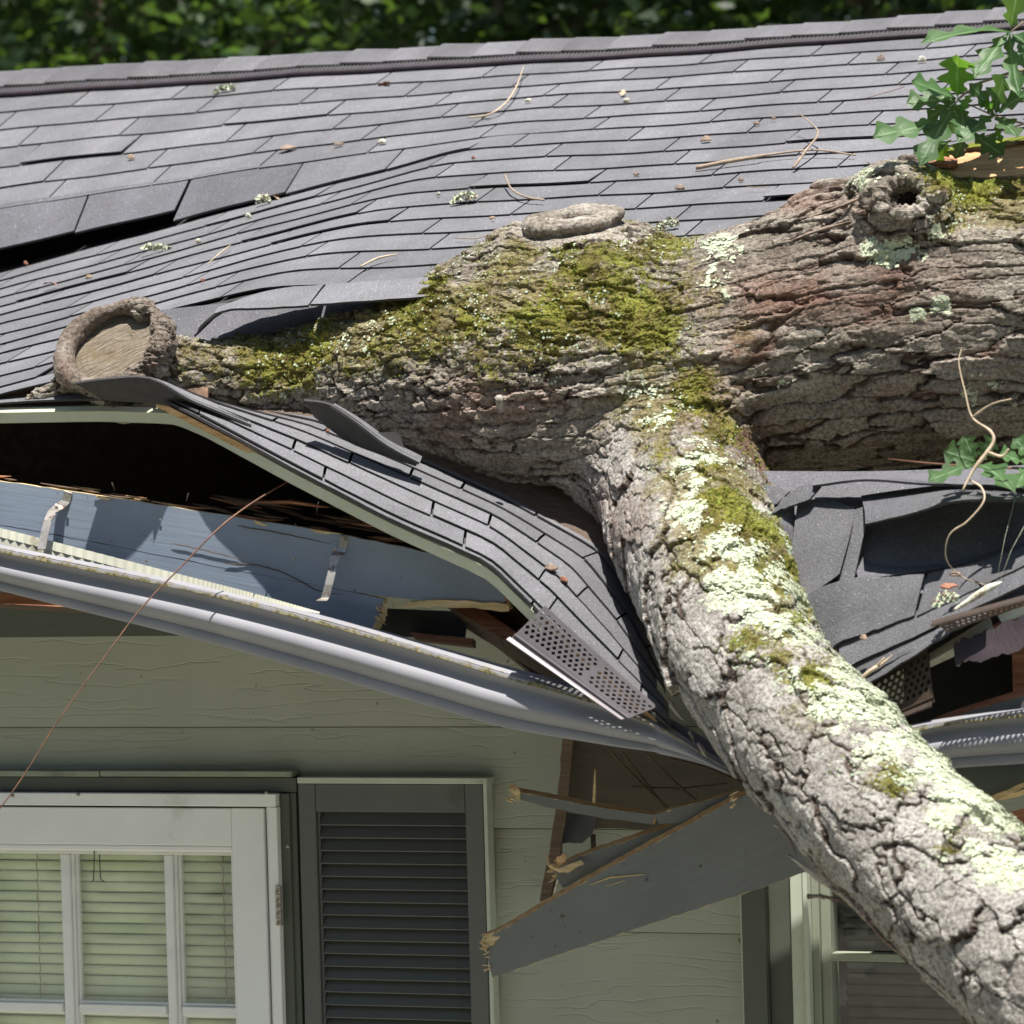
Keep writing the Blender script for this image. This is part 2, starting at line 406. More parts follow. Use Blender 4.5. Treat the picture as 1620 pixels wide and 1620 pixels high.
def catmull(pts, n):
    pts = [np.array(p, float) for p in pts]; out = []
    P_ = [2 * pts[0] - pts[1]] + pts + [2 * pts[-1] - pts[-2]]
    for i in range(1, len(P_) - 2):
        a, b, c, d = P_[i - 1:i + 3]
        for k in range(n):
            t = k / n
            out.append(.5 * ((2 * b) + (-a + c) * t + (2 * a - 5 * b + 4 * c - d) * t * t + (-a + 3 * b - 3 * c + d) * t ** 3))
    out.append(pts[-1]); return out
def bevel(o, wd=.003, seg=2):
    b = o.modifiers.new('bevel', 'BEVEL'); b.width = wd; b.segments = seg; b.limit_method = 'ANGLE'; return o

# ------------------------------------------------------------------ setting: ground
mesh_obj('ground', [(-400, -400, 0), (400, -400, 0), (400, 400, 0), (-400, 400, 0)], [(0, 1, 2, 3)], 'grass', loc=(0, 0, 0), kind='structure')

# ------------------------------------------------------------------ house
TH = math.atan(1 / 3.0); CT, ST = math.cos(TH), math.sin(TH)
YR, ZR = 2.1, 3.953
house = empty('house', (0, 0, 0), 'sage green wood-sided house with grey shingle roof caved in under the fallen tree', 'house')
wall = empty('wall', (0, 0, 0)); wall.parent = house
roof = empty('roof', (0, 0, 0)); roof.parent = house
WZ = 2.60                                     # top of the siding
# the wall is cut round the door and the right window
DOORX = (P(-215, 1400, 0).x, P(461.5, 1400, 0).x); DOORT = P(300, 1248, 0).z
WINX = (P(1180, 1500, 0).x, P(1180, 1500, 0).x + 1.15); WINT = P(1230, 1335, 0).z
def spans(z0, z1, x0=-7., x1=4.5):
    """rectangles of wall between z0 and z1 that stay clear of the openings"""
    out = []
    op = [(DOORX, DOORT), (WINX, WINT)]; x = x0
    for (a, b), t in op:
        out.append((x, a, z0, z1)); 
        if t < z1 - .004: out.append((a, b, max(z0, t), z1))
        x = b
    out.append((x, x1, z0, z1))
    if all(t <= z0 for _, t in op): out = [(x0, x1, z0, z1)]
    return out
mb = MB()
for (a, b, c, d) in spans(0, WZ, -7., 4.5): mb.box((a, .03, c), (b, .12, d))
mb.box((-7, 4.1, 0), (4.5, 4.2, WZ)); mb.box((-7, .12, 0), (-6.9, 4.1, WZ)); mb.box((4.4, .12, 0), (4.5, 4.1, WZ))
mb.build('wall_core', 'trim_green', wall, kind='stuff')
zs = [P(840, y, 0).z for y in (1148, 1305, 1470)]
EXP = (zs[0] - zs[2]) / 2
def siding(z0, z1):
    def yy(z): return -.015 + .024 * (z - z0) / (z1 - z0)
    tone = random.uniform(.92, 1.0)
    for (a, b, c, d) in spans(z0, z1):
        mb = MB()
        mb.add([(a, yy(c), c), (b, yy(c), c), (b, yy(d), d), (a, yy(d), d), (a, .0299, c), (b, .0299, c), (b, .0299, d), (a, .0299, d)],
               [(0, 1, 2, 3), (0, 4, 5, 1), (3, 2, 6, 7), (0, 3, 7, 4), (1, 5, 6, 2)])
        mb.build('siding_board', 'siding', wall).color = (tone, tone, tone, 1)
        if z0 < zt - .3 or True: mb = MB(); mb.box((a, -.004, c - .0035), (b, .004, c - .0002)); mb.build('lap_shade_line', 'casing_dark', wall)  # thin dark strip added as the shade line under each lap
zt = WZ; zb = zs[0]
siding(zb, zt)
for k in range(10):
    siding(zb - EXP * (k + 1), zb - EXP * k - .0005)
mb = MB(); mb.box((-7, -.045, P(200, 1006, -.03).z), (P(560, 1000, 0).x, -.0, P(200, 984, -.03).z)); mb.box((-7, -.07, P(200, 984, -.03).z), (P(560, 1000, 0).x, 0, P(200, 966, -.03).z + .01))
mb.build('frieze_board', 'casing_dark', wall, kind='stuff')

# ---- roof surface
def uvp(px, py):
    d = ray(px, py); nrm = Vector((0, -ST, CT)); p0 = Vector((0, YR, ZR))
    t = (p0 - CAM).dot(nrm) / d.dot(nrm); p = CAM + d * t
    return p.x, (YR - p.y) / CT
V0, EX = .190, .127
uA, vA = uvp(772, 207); uB, vB = uvp(407, 454)
RC = round((vA - V0) / EX); VC = V0 + EX * RC
def softp(x, k=.04): return k * np.logaddexp(0, x / k)
def ufold(v): return uA + (uB - uA) * (v - vA) / (vB - vA)
def drop_up(u, v): return .098 * softp(uA - u, .1) * np.clip(v / VC, 0, 1.3) ** 1.6
def drop_lo(u, v):
    a = softp(ufold(np.maximum(v, VC)) - u, .03)
    return .205 * a
def wav(u, v): return .0020 * math.sin(u * 7.1 + v * 3.3) * math.sin(v * 6.1 - u * 2.2) + .0011 * math.sin(u * 19 + 5 * v)
def sag(u): return -.012 * math.exp(-((u + .25) / .9) ** 2)
def RS(u, v, low=None):
    if low is None: low = v > VC + .001
    d = drop_lo(u, v) if low else drop_up(u, v)
    return Vector((u, YR - v * CT, ZR - v * ST - float(d) + wav(u, v) + sag(u)))
RN = Vector((0, -ST, CT))
VE = (YR + .45) / CT
def slab(name, fn, u0, u1, v0, v1, lift0, lift1, nu, nv, parent, mats=('shingle', 'asphalt_core', 'shingle_under'), th=.006, jag=0, N_=None, **kw):
    """a thin bent sheet: fn(u,v)->point, lifted lift0 at v0 and lift1 at v1"""
    vs_, us = [], []
    for j in range(nv + 1):
        v = lerp(v0, v1, j / nv); row = []
        for i in range(nu + 1):
            u = lerp(u0, u1, i / nu)
            vv = v + (random.uniform(-jag, jag) if jag and j == nv else 0)
            l = lift0 + (lift1 - lift0) * (j / nv) ** 1.0
            p = fn(u, vv)
            if N_ is None: nn = RN
            else:
                e = .004; nn = (fn(u + e, vv) - p).cross(p - fn(u, vv + e)).normalized()
                if nn.dot(CAM - p) < 0: nn = -nn
            row.append((p + nn * l, nn))
        us.append(row)
    n = (nu + 1) * (nv + 1); V = []; Fc = []; mi = []
    for row in us:
        for p, nn in row: V.append(p)
    for row in us:
        for p, nn in row: V.append(p - nn * th)
    I = lambda i, j: j * (nu + 1) + i
    for j in range(nv):
        for i in range(nu):
            Fc.append((I(i, j), I(i, j + 1), I(i + 1, j + 1), I(i + 1, j))); mi.append(0)
            Fc.append((n + I(i, j), n + I(i + 1, j), n + I(i + 1, j + 1), n + I(i, j + 1))); mi.append(2)
    for i in range(nu):
        Fc.append((I(i, nv), n + I(i, nv), n + I(i + 1, nv), I(i + 1, nv))); mi.append(1)
    for j in range(nv):
        Fc.append((I(0, j), n + I(0, j), n + I(0, j + 1), I(0, j + 1))); mi.append(1)
        Fc.append((I(nu, j), I(nu, j + 1), n + I(nu, j + 1), n + I(nu, j))); mi.append(1)
    return mesh_obj(name, V, Fc, list(mats), parent, midx=mi, **kw)
# deck under the shingles: upper and lower fields, top dark felt and wooden underside
def deck(name, u0, u1, v0, v1, low, off, nu=60, nv=20, mats=('shingle_under', 'deck_wood', 'deck_wood')):
    return slab(name, lambda u, v: RS(u, v, low), u0, u1, v0, v1, off, off, nu, nv, roof, mats, th=.016)
UL, UR = -4.2, 3.2
deck('roof_deck', -7.2, 4.6, 0, VC, False, -.004)
uD = uvp(150, 560)[0]
deck('roof_deck', -7.2, uD, VC, VE - .02, True, -.004)
deck('roof_deck', uD + .002, uvp(330, 560)[0], VC, VE - .44, True, -.004, 20)
deck('roof_deck', uvp(330, 560)[0] + .002, uvp(1240, 700)[0], VC, VE - .35, True, -.004)
deck('roof_deck', uvp(1240, 700)[0] + .002, 4.6, VC, VE - .45, True, -.004)
# back slope and gable, so the attic is closed
mesh_obj('back_slope', [(-7.2, YR, ZR - .01), (4.6, YR, ZR - .01), (4.6, YR + 2.6, ZR - .87), (-7.2, YR + 2.6, ZR - .87)], [(0, 1, 2, 3)], 'shingle_dark', roof)
for gx in (-6.95, 4.45): mesh_obj('gable', [(gx, .05, WZ), (gx, 4.15, WZ), (gx, YR, ZR - .05)], [(0, 1, 2)], 'trim_green', wall)
mesh_obj('attic_floor', [(-6.9, .05, WZ - .01), (4.4, .05, WZ - .01), (4.4, 4.1, WZ - .01), (-6.9, 4.1, WZ - .01)], [(0, 1, 2, 3)], 'brown_wood', wall)
# shingle tabs
TW = .300
def visible(p, m=60):
    x, y = proj(p); return -m < x < 1620 + m and -m < y < 1620 + m
nrow = int((VE - V0) / EX)
uE = uvp(330, 560)[0]
for k in range(nrow + 1):
    va = V0 + EX * k; vb = min(va + EX, VE + .01)
    low = k >= RC
    off = (k * .1037 + (.013 * ((k * 7) % 5 - 2))) % TW
    u = -4.0 + off
    while u < 2.4:
        a, b = u + .0025, u + TW - .0025
        p = RS((a + b) / 2, (va + vb) / 2, low)
        x, y = proj(p); u += TW
        if not (-420 < x < 1900 and -60 < y < 900): continue
        xr_, yr_ = proj(RS(b, (va + vb) / 2, low))
        if 250 < xr_ < 420 and yr_ > np.interp(xr_, [250, 300, 345, 420], [538, 500, 470, 458]): continue
        if x > 235 and y > np.interp(x, [235, 300, 345, 420, 520, 700], [512, 488, 466, 456, 450, 438]) and x < 900: continue
        if vb > VE - .40 and a > uE: continue
        if k == RC and b < uA: 
            continue
        lift = .0066
        if random.random() < .05: lift += random.uniform(.001, .004)
        for tx, ty, tl in ((742, 212, .012), (585, 350, .003), (1395, 178, .006), (365, 430, .006), (690, 268, .003), (1290, 300, .006), (120, 245, .006)):
            if abs(x - tx) < 60 and abs(y - ty) < 9: lift += tl
        dz = random.uniform(-.002, .002)
        if b <= a + .02: continue
        nu_ = 6 if abs(float(ufold(va)) - (a + b) / 2) < .4 else 4
        slab('shingle', (lambda uu, vv, L=low: RS(uu, vv, L)), a, b, va - .012, vb + dz, .0015, lift, nu_, 1, roof, jag=.0006, th=.0040)
# the torn-open course: tabs that hang on to the upper field and reach over the gap
def tear(u, v):
    t = (v - VC) / EX
    pu = RS(u, VC, False); pl = RS(u, VC + EX, True)
    return pu.lerp(pl, t)
torn = [(-30, 135, .66, .014), (136, 297, .70, .014), (300, 480, .93, .012), (480, 640, .97, .010), (641, 775, 1., .010)]
for (xa, xb, t, l) in torn:
    ya = 331 - .145 * xa; yb = 331 - .145 * xb
    ua = uvp(xa, 255 - .062 * xa)[0]; ub = uvp(xb - 2, 255 - .062 * xb)[0]
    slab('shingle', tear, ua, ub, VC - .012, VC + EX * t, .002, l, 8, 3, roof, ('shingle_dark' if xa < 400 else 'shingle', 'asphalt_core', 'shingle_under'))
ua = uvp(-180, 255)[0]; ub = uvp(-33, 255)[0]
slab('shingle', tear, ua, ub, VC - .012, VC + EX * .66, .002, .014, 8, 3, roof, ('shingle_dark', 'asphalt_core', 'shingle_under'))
# ridge caps and the ridge vent below them
for i in range(46):
    u = -3.6 + i * .127
    x, y = proj(RS(u, .05, False))
    if x < -420 or x > 1900: continue
    V = []; Fc = []; mi = []; rr = random.uniform(-.002, .002)
    S_ = (-.12, -.03, 0, .04, .10, .168)
    for (du, lz) in ((-.003, .0060 + rr), (.135, .002)):
        for s in S_:
            uu = u + du
            base = RS(uu, max(s, 0), False)
            if s < 0: base = Vector((uu, YR - s * CT, ZR + s * ST + sag(uu)))
            V.append(base + Vector((0, 0, lz + .026 - .012 * math.exp(-(s / .03) ** 2) - (.004 if s > .15 else 0))))
    n6 = len(S_)
    for s in range(n6 - 1): Fc.append((s, s + 1, s + n6 + 1, s + n6)); mi.append(0)
    b_ = len(V); V += [Vector(p) - Vector((0, 0, .0055)) for p in V]
    for s in range(n6 - 1): Fc.append((s, b_ + s, b_ + s + 1, s + 1)); mi.append(1)
    Fc.append((n6 - 1, b_ + n6 - 1, b_ + 2 * n6 - 1, 2 * n6 - 1)); mi.append(1)
    mesh_obj('ridge_cap', V, Fc, ['cap_shingle', 'asphalt_core'], roof, midx=mi)
mb = MB(); n = 60
for i in range(n):
    ua, ub = lerp(-3.6, 2.4, i / n), lerp(-3.6, 2.4, (i + 1) / n)
    a, b = RS(ua, .162, False), RS(ub, .162, False); c, d = RS(ub, .188, False), RS(ua, .188, False)
    mb.add([a + Vector((0, 0, .020)), b + Vector((0, 0, .020)), c + Vector((0, 0, .008)), d + Vector((0, 0, .008))], [(0, 3, 2, 1)])
mb.build('vent_mesh', 'mesh_vent', roof)
mb = MB(); mb.tube([RS(lerp(-3.6, 2.4, i / n), .198 + .002 * math.sin(i * 1.3), False) + Vector((0, 0, .011)) for i in range(n + 1)], .0075, 6)
mb.build('vent_rim', 'black_metal', roof, smooth=True)
mb = MB(); i = 0; u = -3.6
while u < 2.3:
    a = RS(u, .162, False) + Vector((0, 0, .021)); b = RS(u, .190, False) + Vector((0, 0, .011)); mb.tube([a, b], .0016, 4, caps=False); u += .011
mb.build('vent_rib', 'vent_metal', roof, kind='stuff')
# ------------------------------------------------------------------ fallen tree
TREE = empty('fallen_tree', P(1040, 600, -.1), 'large fallen oak with mossy grey bark forking across the crushed roof edge', 'tree')
def px_path(pts, n=6):
    out = catmull([list(P(x, y, Y)) + [r * mpp(P(x, y, Y))] for x, y, Y, r in pts], n)
    return [Vector(o[:3]) for o in out], [float(o[3]) for o in out]
A_px = [(1950, 500, .12, 245), (1780, 498, .09, 243), (1620, 496, .06, 238), (1500, 500, .04, 232), (1400, 512, .02, 222), (1300, 530, 0, 208), (1200, 552, -.02, 196),
        (1100, 572, -.04, 193), (1000, 588, -.07, 200), (900, 602, -.09, 206), (800, 604, -.11, 190), (700, 600, -.13, 152), (600, 602, -.15, 116), (500, 604, -.17, 88), (400, 600, -.24, 68), (310, 592, -.32, 52), (235, 580, -.38, 56)]
B_px = [(1000, 600, -.04, 150), (1035, 680, -.12, 146), (1075, 765, -.25, 138), (1106, 858, -.42, 130), (1140, 950, -.56, 119), (1172, 1030, -.67, 113), (1232, 1115, -.77, 114),
        (1312, 1205, -.86, 122), (1410, 1305, -.94, 129), (1510, 1400, -1.0, 133), (1620, 1500, -1.08, 138), (1760, 1625, -1.18, 142), (1880, 1740, -1.26, 144)]
pA, rA = px_path(A_px); pB, rB = px_path(B_px)
def ringtorus(mb, c, nrm, maj, R1, R2, tr, seed=0, n=40, m=12, gap=None, zf=1.15):
    mino = nrm.cross(maj).normalized()
    b = len(mb.v)
    for i in range(n):
        a = 2 * math.pi * i / n
        r = tr * (1 + .16 * math.sin(2 * a + seed) + .10 * math.sin(5 * a + seed * 2))
        if gap is not None:
            dd = abs((a - gap + math.pi) % (2 * math.pi) - math.pi)
            r *= 1 - .5 * math.exp(-(dd / .18) ** 2)
        e = maj * math.cos(a) * R1 + mino * math.sin(a) * R2
        rad = e.normalized()
        for j in range(m):
            t = 2 * math.pi * j / m
            mb.v.append(c + e + rad * math.cos(t) * r + nrm * math.sin(t) * r * zf); mb.uv.append((0, 0))
    for i in range(n):
        for j in range(m):
            i2, j2 = (i + 1) % n, (j + 1) % m
            mb.f.append([b + i * m + j, b + i2 * m + j, b + i2 * m + j2, b + i * m + j2]); mb.m.append(0)
def eval_mesh(o):
    dg = bpy.context.evaluated_depsgraph_get(); me = bpy.data.meshes.new_from_object(o.evaluated_get(dg)); return me
mb = MB()
mb.tube(pA, rA, 36); mb.tube(pB, rB, 32)
# crotch webbing and burls
def ball(mb, c, r, sx=1, dirv=None):
    mb.tube([c + Vector((0, 0, -r)) * .98, c + Vector((0, 0, -r * .7)), c, c + Vector((0, 0, r * .7)), c + Vector((0, 0, r)) * .98], [r * .2, r * .714, r, r * .714, r * .2], 20)
for (x, y, Y, r) in ((1120, 640, -.18, 110), (960, 690, -.2, 105), (1000, 470, -.05, 115), (1180, 640, -.10, 95), (860, 560, -.12, 160), (1010, 420, 0, 70),
                     (1330, 400, -.05, 110), (925, 690, -.13, 120), (965, 640, -.12, 150), (990, 720, -.17, 120), (1150, 560, -.10, 150), (985, 560, -.10, 190), (760, 500, -.08, 100), (830, 450, -.06, 95), (1500, 330, -.02, 70), (1165, 812, -.52, 30)):
    c = P(x, y, Y); ball(mb, c, r * mpp(c))
# wounds: (centre, normal, major axis, R1, R2, tube)
kn = []
c = P(180, 548, -.45); nm = (-FWD * .74 + (RGT * -.42 + UPV * .91) * .67).normalized(); mj = (RGT * .906 + UPV * .42).normalized()
mj = (mj - nm * mj.dot(nm)).normalized(); kn.append((c, nm, mj, .112, .107, .0205, 2.1))
mb.tube([c + nm * -.024, c - nm * .05, c - nm * .11, P(262, 592, -.36)], [.100, .112, .10, .07], 24)
mb.tube([P(150, 590, -.42), P(105, 612, -.44), P(60, 627, -.46), P(20, 636, -.46)], [.05, .03, .02, .006], 10)
c = P(905, 345, -.07); nm = (UPV * .955 - FWD * .27 - RGT * .12).normalized(); mj = (RGT - nm * RGT.dot(nm)).normalized(); kn.append((c - nm * .004, nm, mj, .076, .060, .032, .6))
mb.tube([c - nm * .022, c - nm * .05, c - nm * .10, c - nm * .16 + RGT * .01, c - nm * .24 + RGT * .02], [.108, .138, .190, .245, .29], 28)
c = P(1432, 312, -.235); nm = (-FWD * .93 + UPV * .35 - RGT * .1).normalized(); mj = (RGT - nm * RGT.dot(nm)).normalized(); kn.append((c + nm * .004, nm, mj, .050, .040, .0165, 1.2))
mb.tube([c - nm * .040, c - nm * .055, c - nm * .09, c - nm * .16, c - nm * .24], [.060, .094, .124, .140, .15], 24)
ringtorus(mb, c - nm * .022, nm, mj, .066, .056, .026, 3.3)
base = mb.build('bark_base', 'bark', smooth=True)
md = base.modifiers.new('r', 'REMESH'); md.mode = 'VOXEL'; md.voxel_size = .013
md = base.modifiers.new('s', 'SMOOTH'); md.factor = .5; md.iterations = 18
m1 = eval_mesh(base); loc0 = Vector(base.location)
v1 = [v.co + loc0 for v in m1.vertices]; f1 = [tuple(p.vertices) for p in m1.polygons]
mb2 = MB(); mb2.add(v1, f1)
for k_, (c, nm, mj, R1, R2, tr, sd) in enumerate(kn): ringtorus(mb2, c, nm, mj, R1, R2, tr, sd, gap=(.35 if k_ == 0 else None), zf=(1.15, .55, .95)[k_])
b2 = mb2.build('bark_base2', 'bark')
md = b2.modifiers.new('r', 'REMESH'); md.mode = 'VOXEL'; md.voxel_size = .0036
md = b2.modifiers.new('s', 'SMOOTH'); md.factor = .5; md.iterations = 3
me = eval_mesh(b2); off = np.array(b2.location)
bpy.data.objects.remove(base); bpy.data.objects.remove(b2)
nv = len(me.vertices); co = np.zeros(nv * 3); me.vertices.foreach_get('co', co); co = co.reshape(-1, 3) + off
no = np.zeros(nv * 3); me.vertex_normals.foreach_get('vector', no); no = no.reshape(-1, 3)
def curve_coord(p, pts, rad):
    """nearest point on a polyline: arc length, offset in a parallel frame, signed ratio dist/radius"""
    pts = np.array(pts); rad = np.array(rad); n = len(pts)
    T = np.gradient(pts, axis=0); T /= np.linalg.norm(T, axis=1)[:, None]
    Nf = np.zeros_like(T); nn = np.array([.13, .2, .97])
    for i in range(n):
        nn = nn - T[i] * nn.dot(T[i]); nn /= np.linalg.norm(nn); Nf[i] = nn
    Bf = np.cross(T, Nf); arc = np.concatenate([[0], np.cumsum(np.linalg.norm(np.diff(pts, axis=0), axis=1))])
    best = np.full(len(p), 1e9); A = np.zeros(len(p)); R_ = np.ones(len(p)); O = np.zeros((len(p), 3)); NN = np.zeros((len(p), 3)); BB = np.zeros((len(p), 3))
    for i in range(n - 1):
        s = pts[i + 1] - pts[i]; L2 = s @ s; t = np.clip(((p - pts[i]) @ s) / L2, 0, 1)
        q = pts[i] + t[:, None] * s; d = np.linalg.norm(p - q, axis=1); a = d < best
        best = np.where(a, d, best); A[a] = (arc[i] + t * math.sqrt(L2))[a]; R_[a] = (rad[i] * (1 - t) + rad[i + 1] * t)[a]; O[a] = (p - q)[a]
        NN[a] = ((1 - t)[:, None] * Nf[i] + t[:, None] * Nf[i + 1])[a]; BB[a] = ((1 - t)[:, None] * Bf[i] + t[:, None] * Bf[i + 1])[a]
    return A, (O * NN).sum(1), (O * BB).sum(1), best / R_
X, Y_ = projN(co); cam_dir = np.array(CAM) - co; cam_dir /= np.linalg.norm(cam_dir, axis=1)[:, None]
act = ((no * cam_dir).sum(1) > -.6) & (X > -120) & (X < 1800) & (Y_ < 1780)
co_all = co; co = co[act]; no_all = no; no = no[act]; nv_all = nv; nv = len(co)
aA, bA, cA, dA = curve_coord(co, pA, rA); aB, bB, cB, dB = curve_coord(co, pB, rB)
X, Y_ = projN(co)
wB = sstep(-.10, .30, (dA - dB) + .45 * fbm(co * 9, 2, 5)) * sstep(600, 760, Y_ + 60 * fbm(co * 6, 2, 6))
cam_dir = np.array(CAM) - co; cam_dir /= np.linalg.norm(cam_dir, axis=1)[:, None]
front = (no * cam_dir).sum(1)
def gs(lst, ang=0):
    r = np.zeros(nv)
    for x, y, s, a, *e in lst:
        sy = e[0] if e else s
        r = np.maximum(r, a * np.exp(-(((X - x) / s) ** 2 + ((Y_ - y) / sy) ** 2)))
    return r
def plates(a, b, c, La, Lw, seed, warp=.35, hiw=.11):
    p = np.stack([a / La, b / Lw, c / Lw], 1)
    q = np.stack([a / (La * .55), b / (Lw * .9), c / (Lw * .9)], 1)
    wq = np.stack([fbm(q, 3, seed + 40), fbm(q + 9.1, 3, seed + 41), fbm(q + 23.7, 3, seed + 42)], 1) * warp * 1.6
    hi = np.stack([a / .022, b / .013, c / .013], 1)
    wq += np.stack([fbm(hi, 2, seed + 43), fbm(hi + 5, 2, seed + 44), fbm(hi + 11, 2, seed + 45)], 1) * hiw * 2
    p = p + wq
    F1, F2, ID, C = voro(p, seed)
    return F2 - F1, ID, (p - C)
def bark(a, b, c, La, Lw, depth, seed, tilt=.6, cw_=.10, hiw=.07):
    e, ID, d = plates(a, b, c, La, Lw, seed, .35, hiw)
    ck = sstep(.0, cw_, e)
    e2, ID2, d2 = plates(a, b, c, La * .45, Lw * .5, seed + 100, .3, hiw * 1.6)
    ck2 = sstep(.0, .10, e2)
    h = .55 * ck + .50 * (ID - .5) + tilt * d[:, 0] * (.4 + ID) * 1.1
    h = h + .16 * ck2 + .22 * (ID2 - .5) + .35 * tilt * d2[:, 0]
    return h * depth, ck * (.55 + .45 * ck2), ID * .6 + ID2 * .4
hR, kR, iR = bark(aA, bA, cA, .32, .046, .0115, 3, 1.0, .12)
hL, kL, iL = bark(aA, bA, cA, .12, .026, .0080, 5, 1.3, .14)
hB, kB, iB = bark(aB, bB, cB, .190, .088, .0095, 8, 1.1, .065, .060)
wl_ = 1 - sstep(960, 1240, X + 60 * fbm(co * 3, 2, 77)); wl_ = wl_ * (1 - .85 * sstep(620, 700, Y_) * sstep(560, 700, X))
def bl(l, r, b): return (l * wl_ + r * (1 - wl_)) * (1 - wB) + b * wB
h = bl(hL, hR, hB); ck = bl(kL, kR, kB); pid = bl(iL, iR, iB)
# callus zones: smooth folded wood round the wounds
cal = np.zeros(nv)
for (c, nm, mj, R1, R2, tr, sd) in kn:
    d = co - np.array(c); z = d @ np.array(nm); rr = np.linalg.norm(d - z[:, None] * np.array(nm), axis=1)
    cal = np.maximum(cal, (1 - sstep(R1 + tr * .7, R1 + tr * 1.7, rr)) * sstep(-.05, -.02, z) * (1 - sstep(.1, .13, z)))
    if sd > 2:
        ang = np.arctan2(d @ np.cross(np.array(nm), np.array(mj)), d @ np.array(mj))
        rough = sstep(.1, .5, np.cos(ang + .35)); rim0 = cal.copy()
        cal = cal * (1 - .65 * rough)
    elif sd > 1:
        cal = cal * (1 - .75 * (np.linalg.norm(d, axis=1) < .12))
        ang = np.arctan2(d @ np.cross(np.array(nm), np.array(mj)), d @ np.array(mj)); knot = sstep(.12, .05, rr) if False else (1 - sstep(.050, .100, rr)) * sstep(-.06, -.02, z)
        kfold = knot * np.abs(np.sin(ang * 6.5 + 3.5 * fbm(co * 14, 3, 66))) * .0055
fine = fbm(co * 60, 3, 21) * .0034 * (1 + wl_ * (1 - wB)) + fbm(co * 18, 3, 22) * .0035
lump = fbm(co * 5, 2, 31) * .022
h = h * (1 - cal) + lump * (1 - cal) + fine * (1 - .45 * cal) - kfold
ck = ck * (1 - cal) + cal * (.75 + .25 * sstep(-.1, .2, fbm(co * 30, 3, 12)))
# attribute fields
moss = gs([(940, 440, 150, .72), (1000, 520, 150, .76, 110), (1075, 620, 110, .9, 80), (1125, 690, 95, .9, 60), (1165, 770, 80, .85), (1070, 730, 60, .6), (1130, 830, 60, .65), (1150, 930, 60, .6), (1190, 1010, 60, .5), (850, 540, 170, .80, 110), (720, 520, 190, .88, 90), (480, 570, 180, .95, 80), (560, 640, 110, .5, 40), (400, 620, 80, .6, 40), (800, 430, 90, .6, 50),
           (320, 585, 60, .8, 60), (290, 590, 40, .7), (1030, 392, 90, .85, 30), (1140, 745, 75, .9), (1200, 840, 72, .95), (1225, 920, 55, .9), (1175, 900, 60, .55), (1250, 985, 45, .75),
           (1410, 1235, 60, .95, 35), (1290, 1100, 70, .65), (1240, 1050, 50, .55), (1350, 1190, 60, .55), (1500, 1330, 60, .55), (1500, 300, 80, 1.0, 40), (1580, 285, 90, 1.0, 28), (1480, 350, 55, .95, 45), (1410, 400, 40, .45), (1620, 300, 60, .9, 26),
           (1560, 1260, 60, .55, 30), (1480, 1290, 60, .5, 40), (430, 660, 50, .6, 30), (1590, 1350, 70, .45), (1330, 1150, 50, .55, 20)])
up = no @ np.array([0, -.1, .99])
moss *= .55 + .6 * np.clip(up + .45, 0, 1)
moss = np.clip(moss * (.80 + 1.1 * fbm(co * 9, 3, 51)), 0, 1)
limb_up = no @ np.array((RGT * .62 + UPV * .75 - FWD * .2).normalized())
lich = wB * sstep(760, 880, Y_) * sstep(.0, .85, limb_up) * .76
lich = np.maximum(lich, gs([(1090, 800, 40, .7), (1130, 700, 50, .5), (1080, 760, 40, .6), (1395, 395, 50, .55, 30), (1470, 380, 50, .4), (1490, 495, 22, .9), (1452, 498, 14, .9), (1400, 290, 50, .7, 22), (1590, 300, 60, .5, 20),
                            (380, 635, 70, .75, 28), (470, 560, 60, .35, 40), (1150, 470, 60, .5, 40), (1160, 400, 60, .45, 30), (600, 560, 100, .3, 60), (1040, 600, 90, .38), (960, 420, 90, .3, 50), (1560, 640, 80, .25), (1240, 600, 60, .3, 20)]))
lich = np.clip(lich * (.82 + 2.3 * fbm(co * 13, 3, 61)), 0, 1)
lich = lich * (1 - .45 * sstep(.5, .8, moss)); 
red = np.clip(gs([(1230, 470, 110, .8, 40), (1180, 560, 60, .6, 50), (800, 640, 110, .75, 25), (740, 650, 60, .7), (1130, 620, 40, .7), (960, 820, 60, .8, 60), (1250, 330, 110, .6, 22), (1100, 650, 40, .6), (880, 470, 30, .8, 20),
                  (1540, 560, 80, .5, 15), (1400, 620, 120, .5, 12)]) * (.7 + 1.2 * fbm(co * 14, 3, 71)), 0, 1)
red = np.maximum(red, (1 - sstep(-.85, -.5, no[:, 2])) * wB * .5)
dark_patch = np.clip(gs([(1430, 440, 85, 1., 70), (1350, 480, 110, .9, 35), (1500, 450, 50, .7, 60), (1190, 690, 40, 1., 50), (290, 640, 40, .6, 20), (1210, 730, 35, 1.)]) * (1.0 + 1.1 * fbm(co * 10, 3, 81)), 0, 1)  # darker red-brown patches on the trunk, by the fork and left end
pid = pid * (1 - .55 * rim0); dark_patch = np.maximum(dark_patch, .55 * rim0 * (.6 + fbm(co * 25, 3, 15))); film = gs([(760, 500, 380, .95, 150), (420, 590, 200, .8, 80), (1040, 560, 200, .9, 150), (1105, 700, 150, 1.0, 120), (1170, 830, 120, .95, 140), (1230, 960, 60, .7, 90), (1300, 1120, 110, .4, 60), (1430, 1240, 110, .45, 60), (1540, 320, 130, .7, 60)])
film = np.clip(film * (.45 + .7 * np.clip(up + .35, 0, 1)) * (.75 + 1.6 * fbm(co * 11, 4, 111)), 0, 1) * (1 - cal)
moss = np.maximum(moss, film * .42) * (1 - cal); lich *= (1 - cal * .7)
h = h + .004 * sstep(.5, .7, lich) * fbm(co * 80, 2, 91) * 2 + .007 * sstep(.45, .7, moss) * np.abs(fbm(co * 45, 3, 92)) * 2
co2 = co + no * h[:, None]
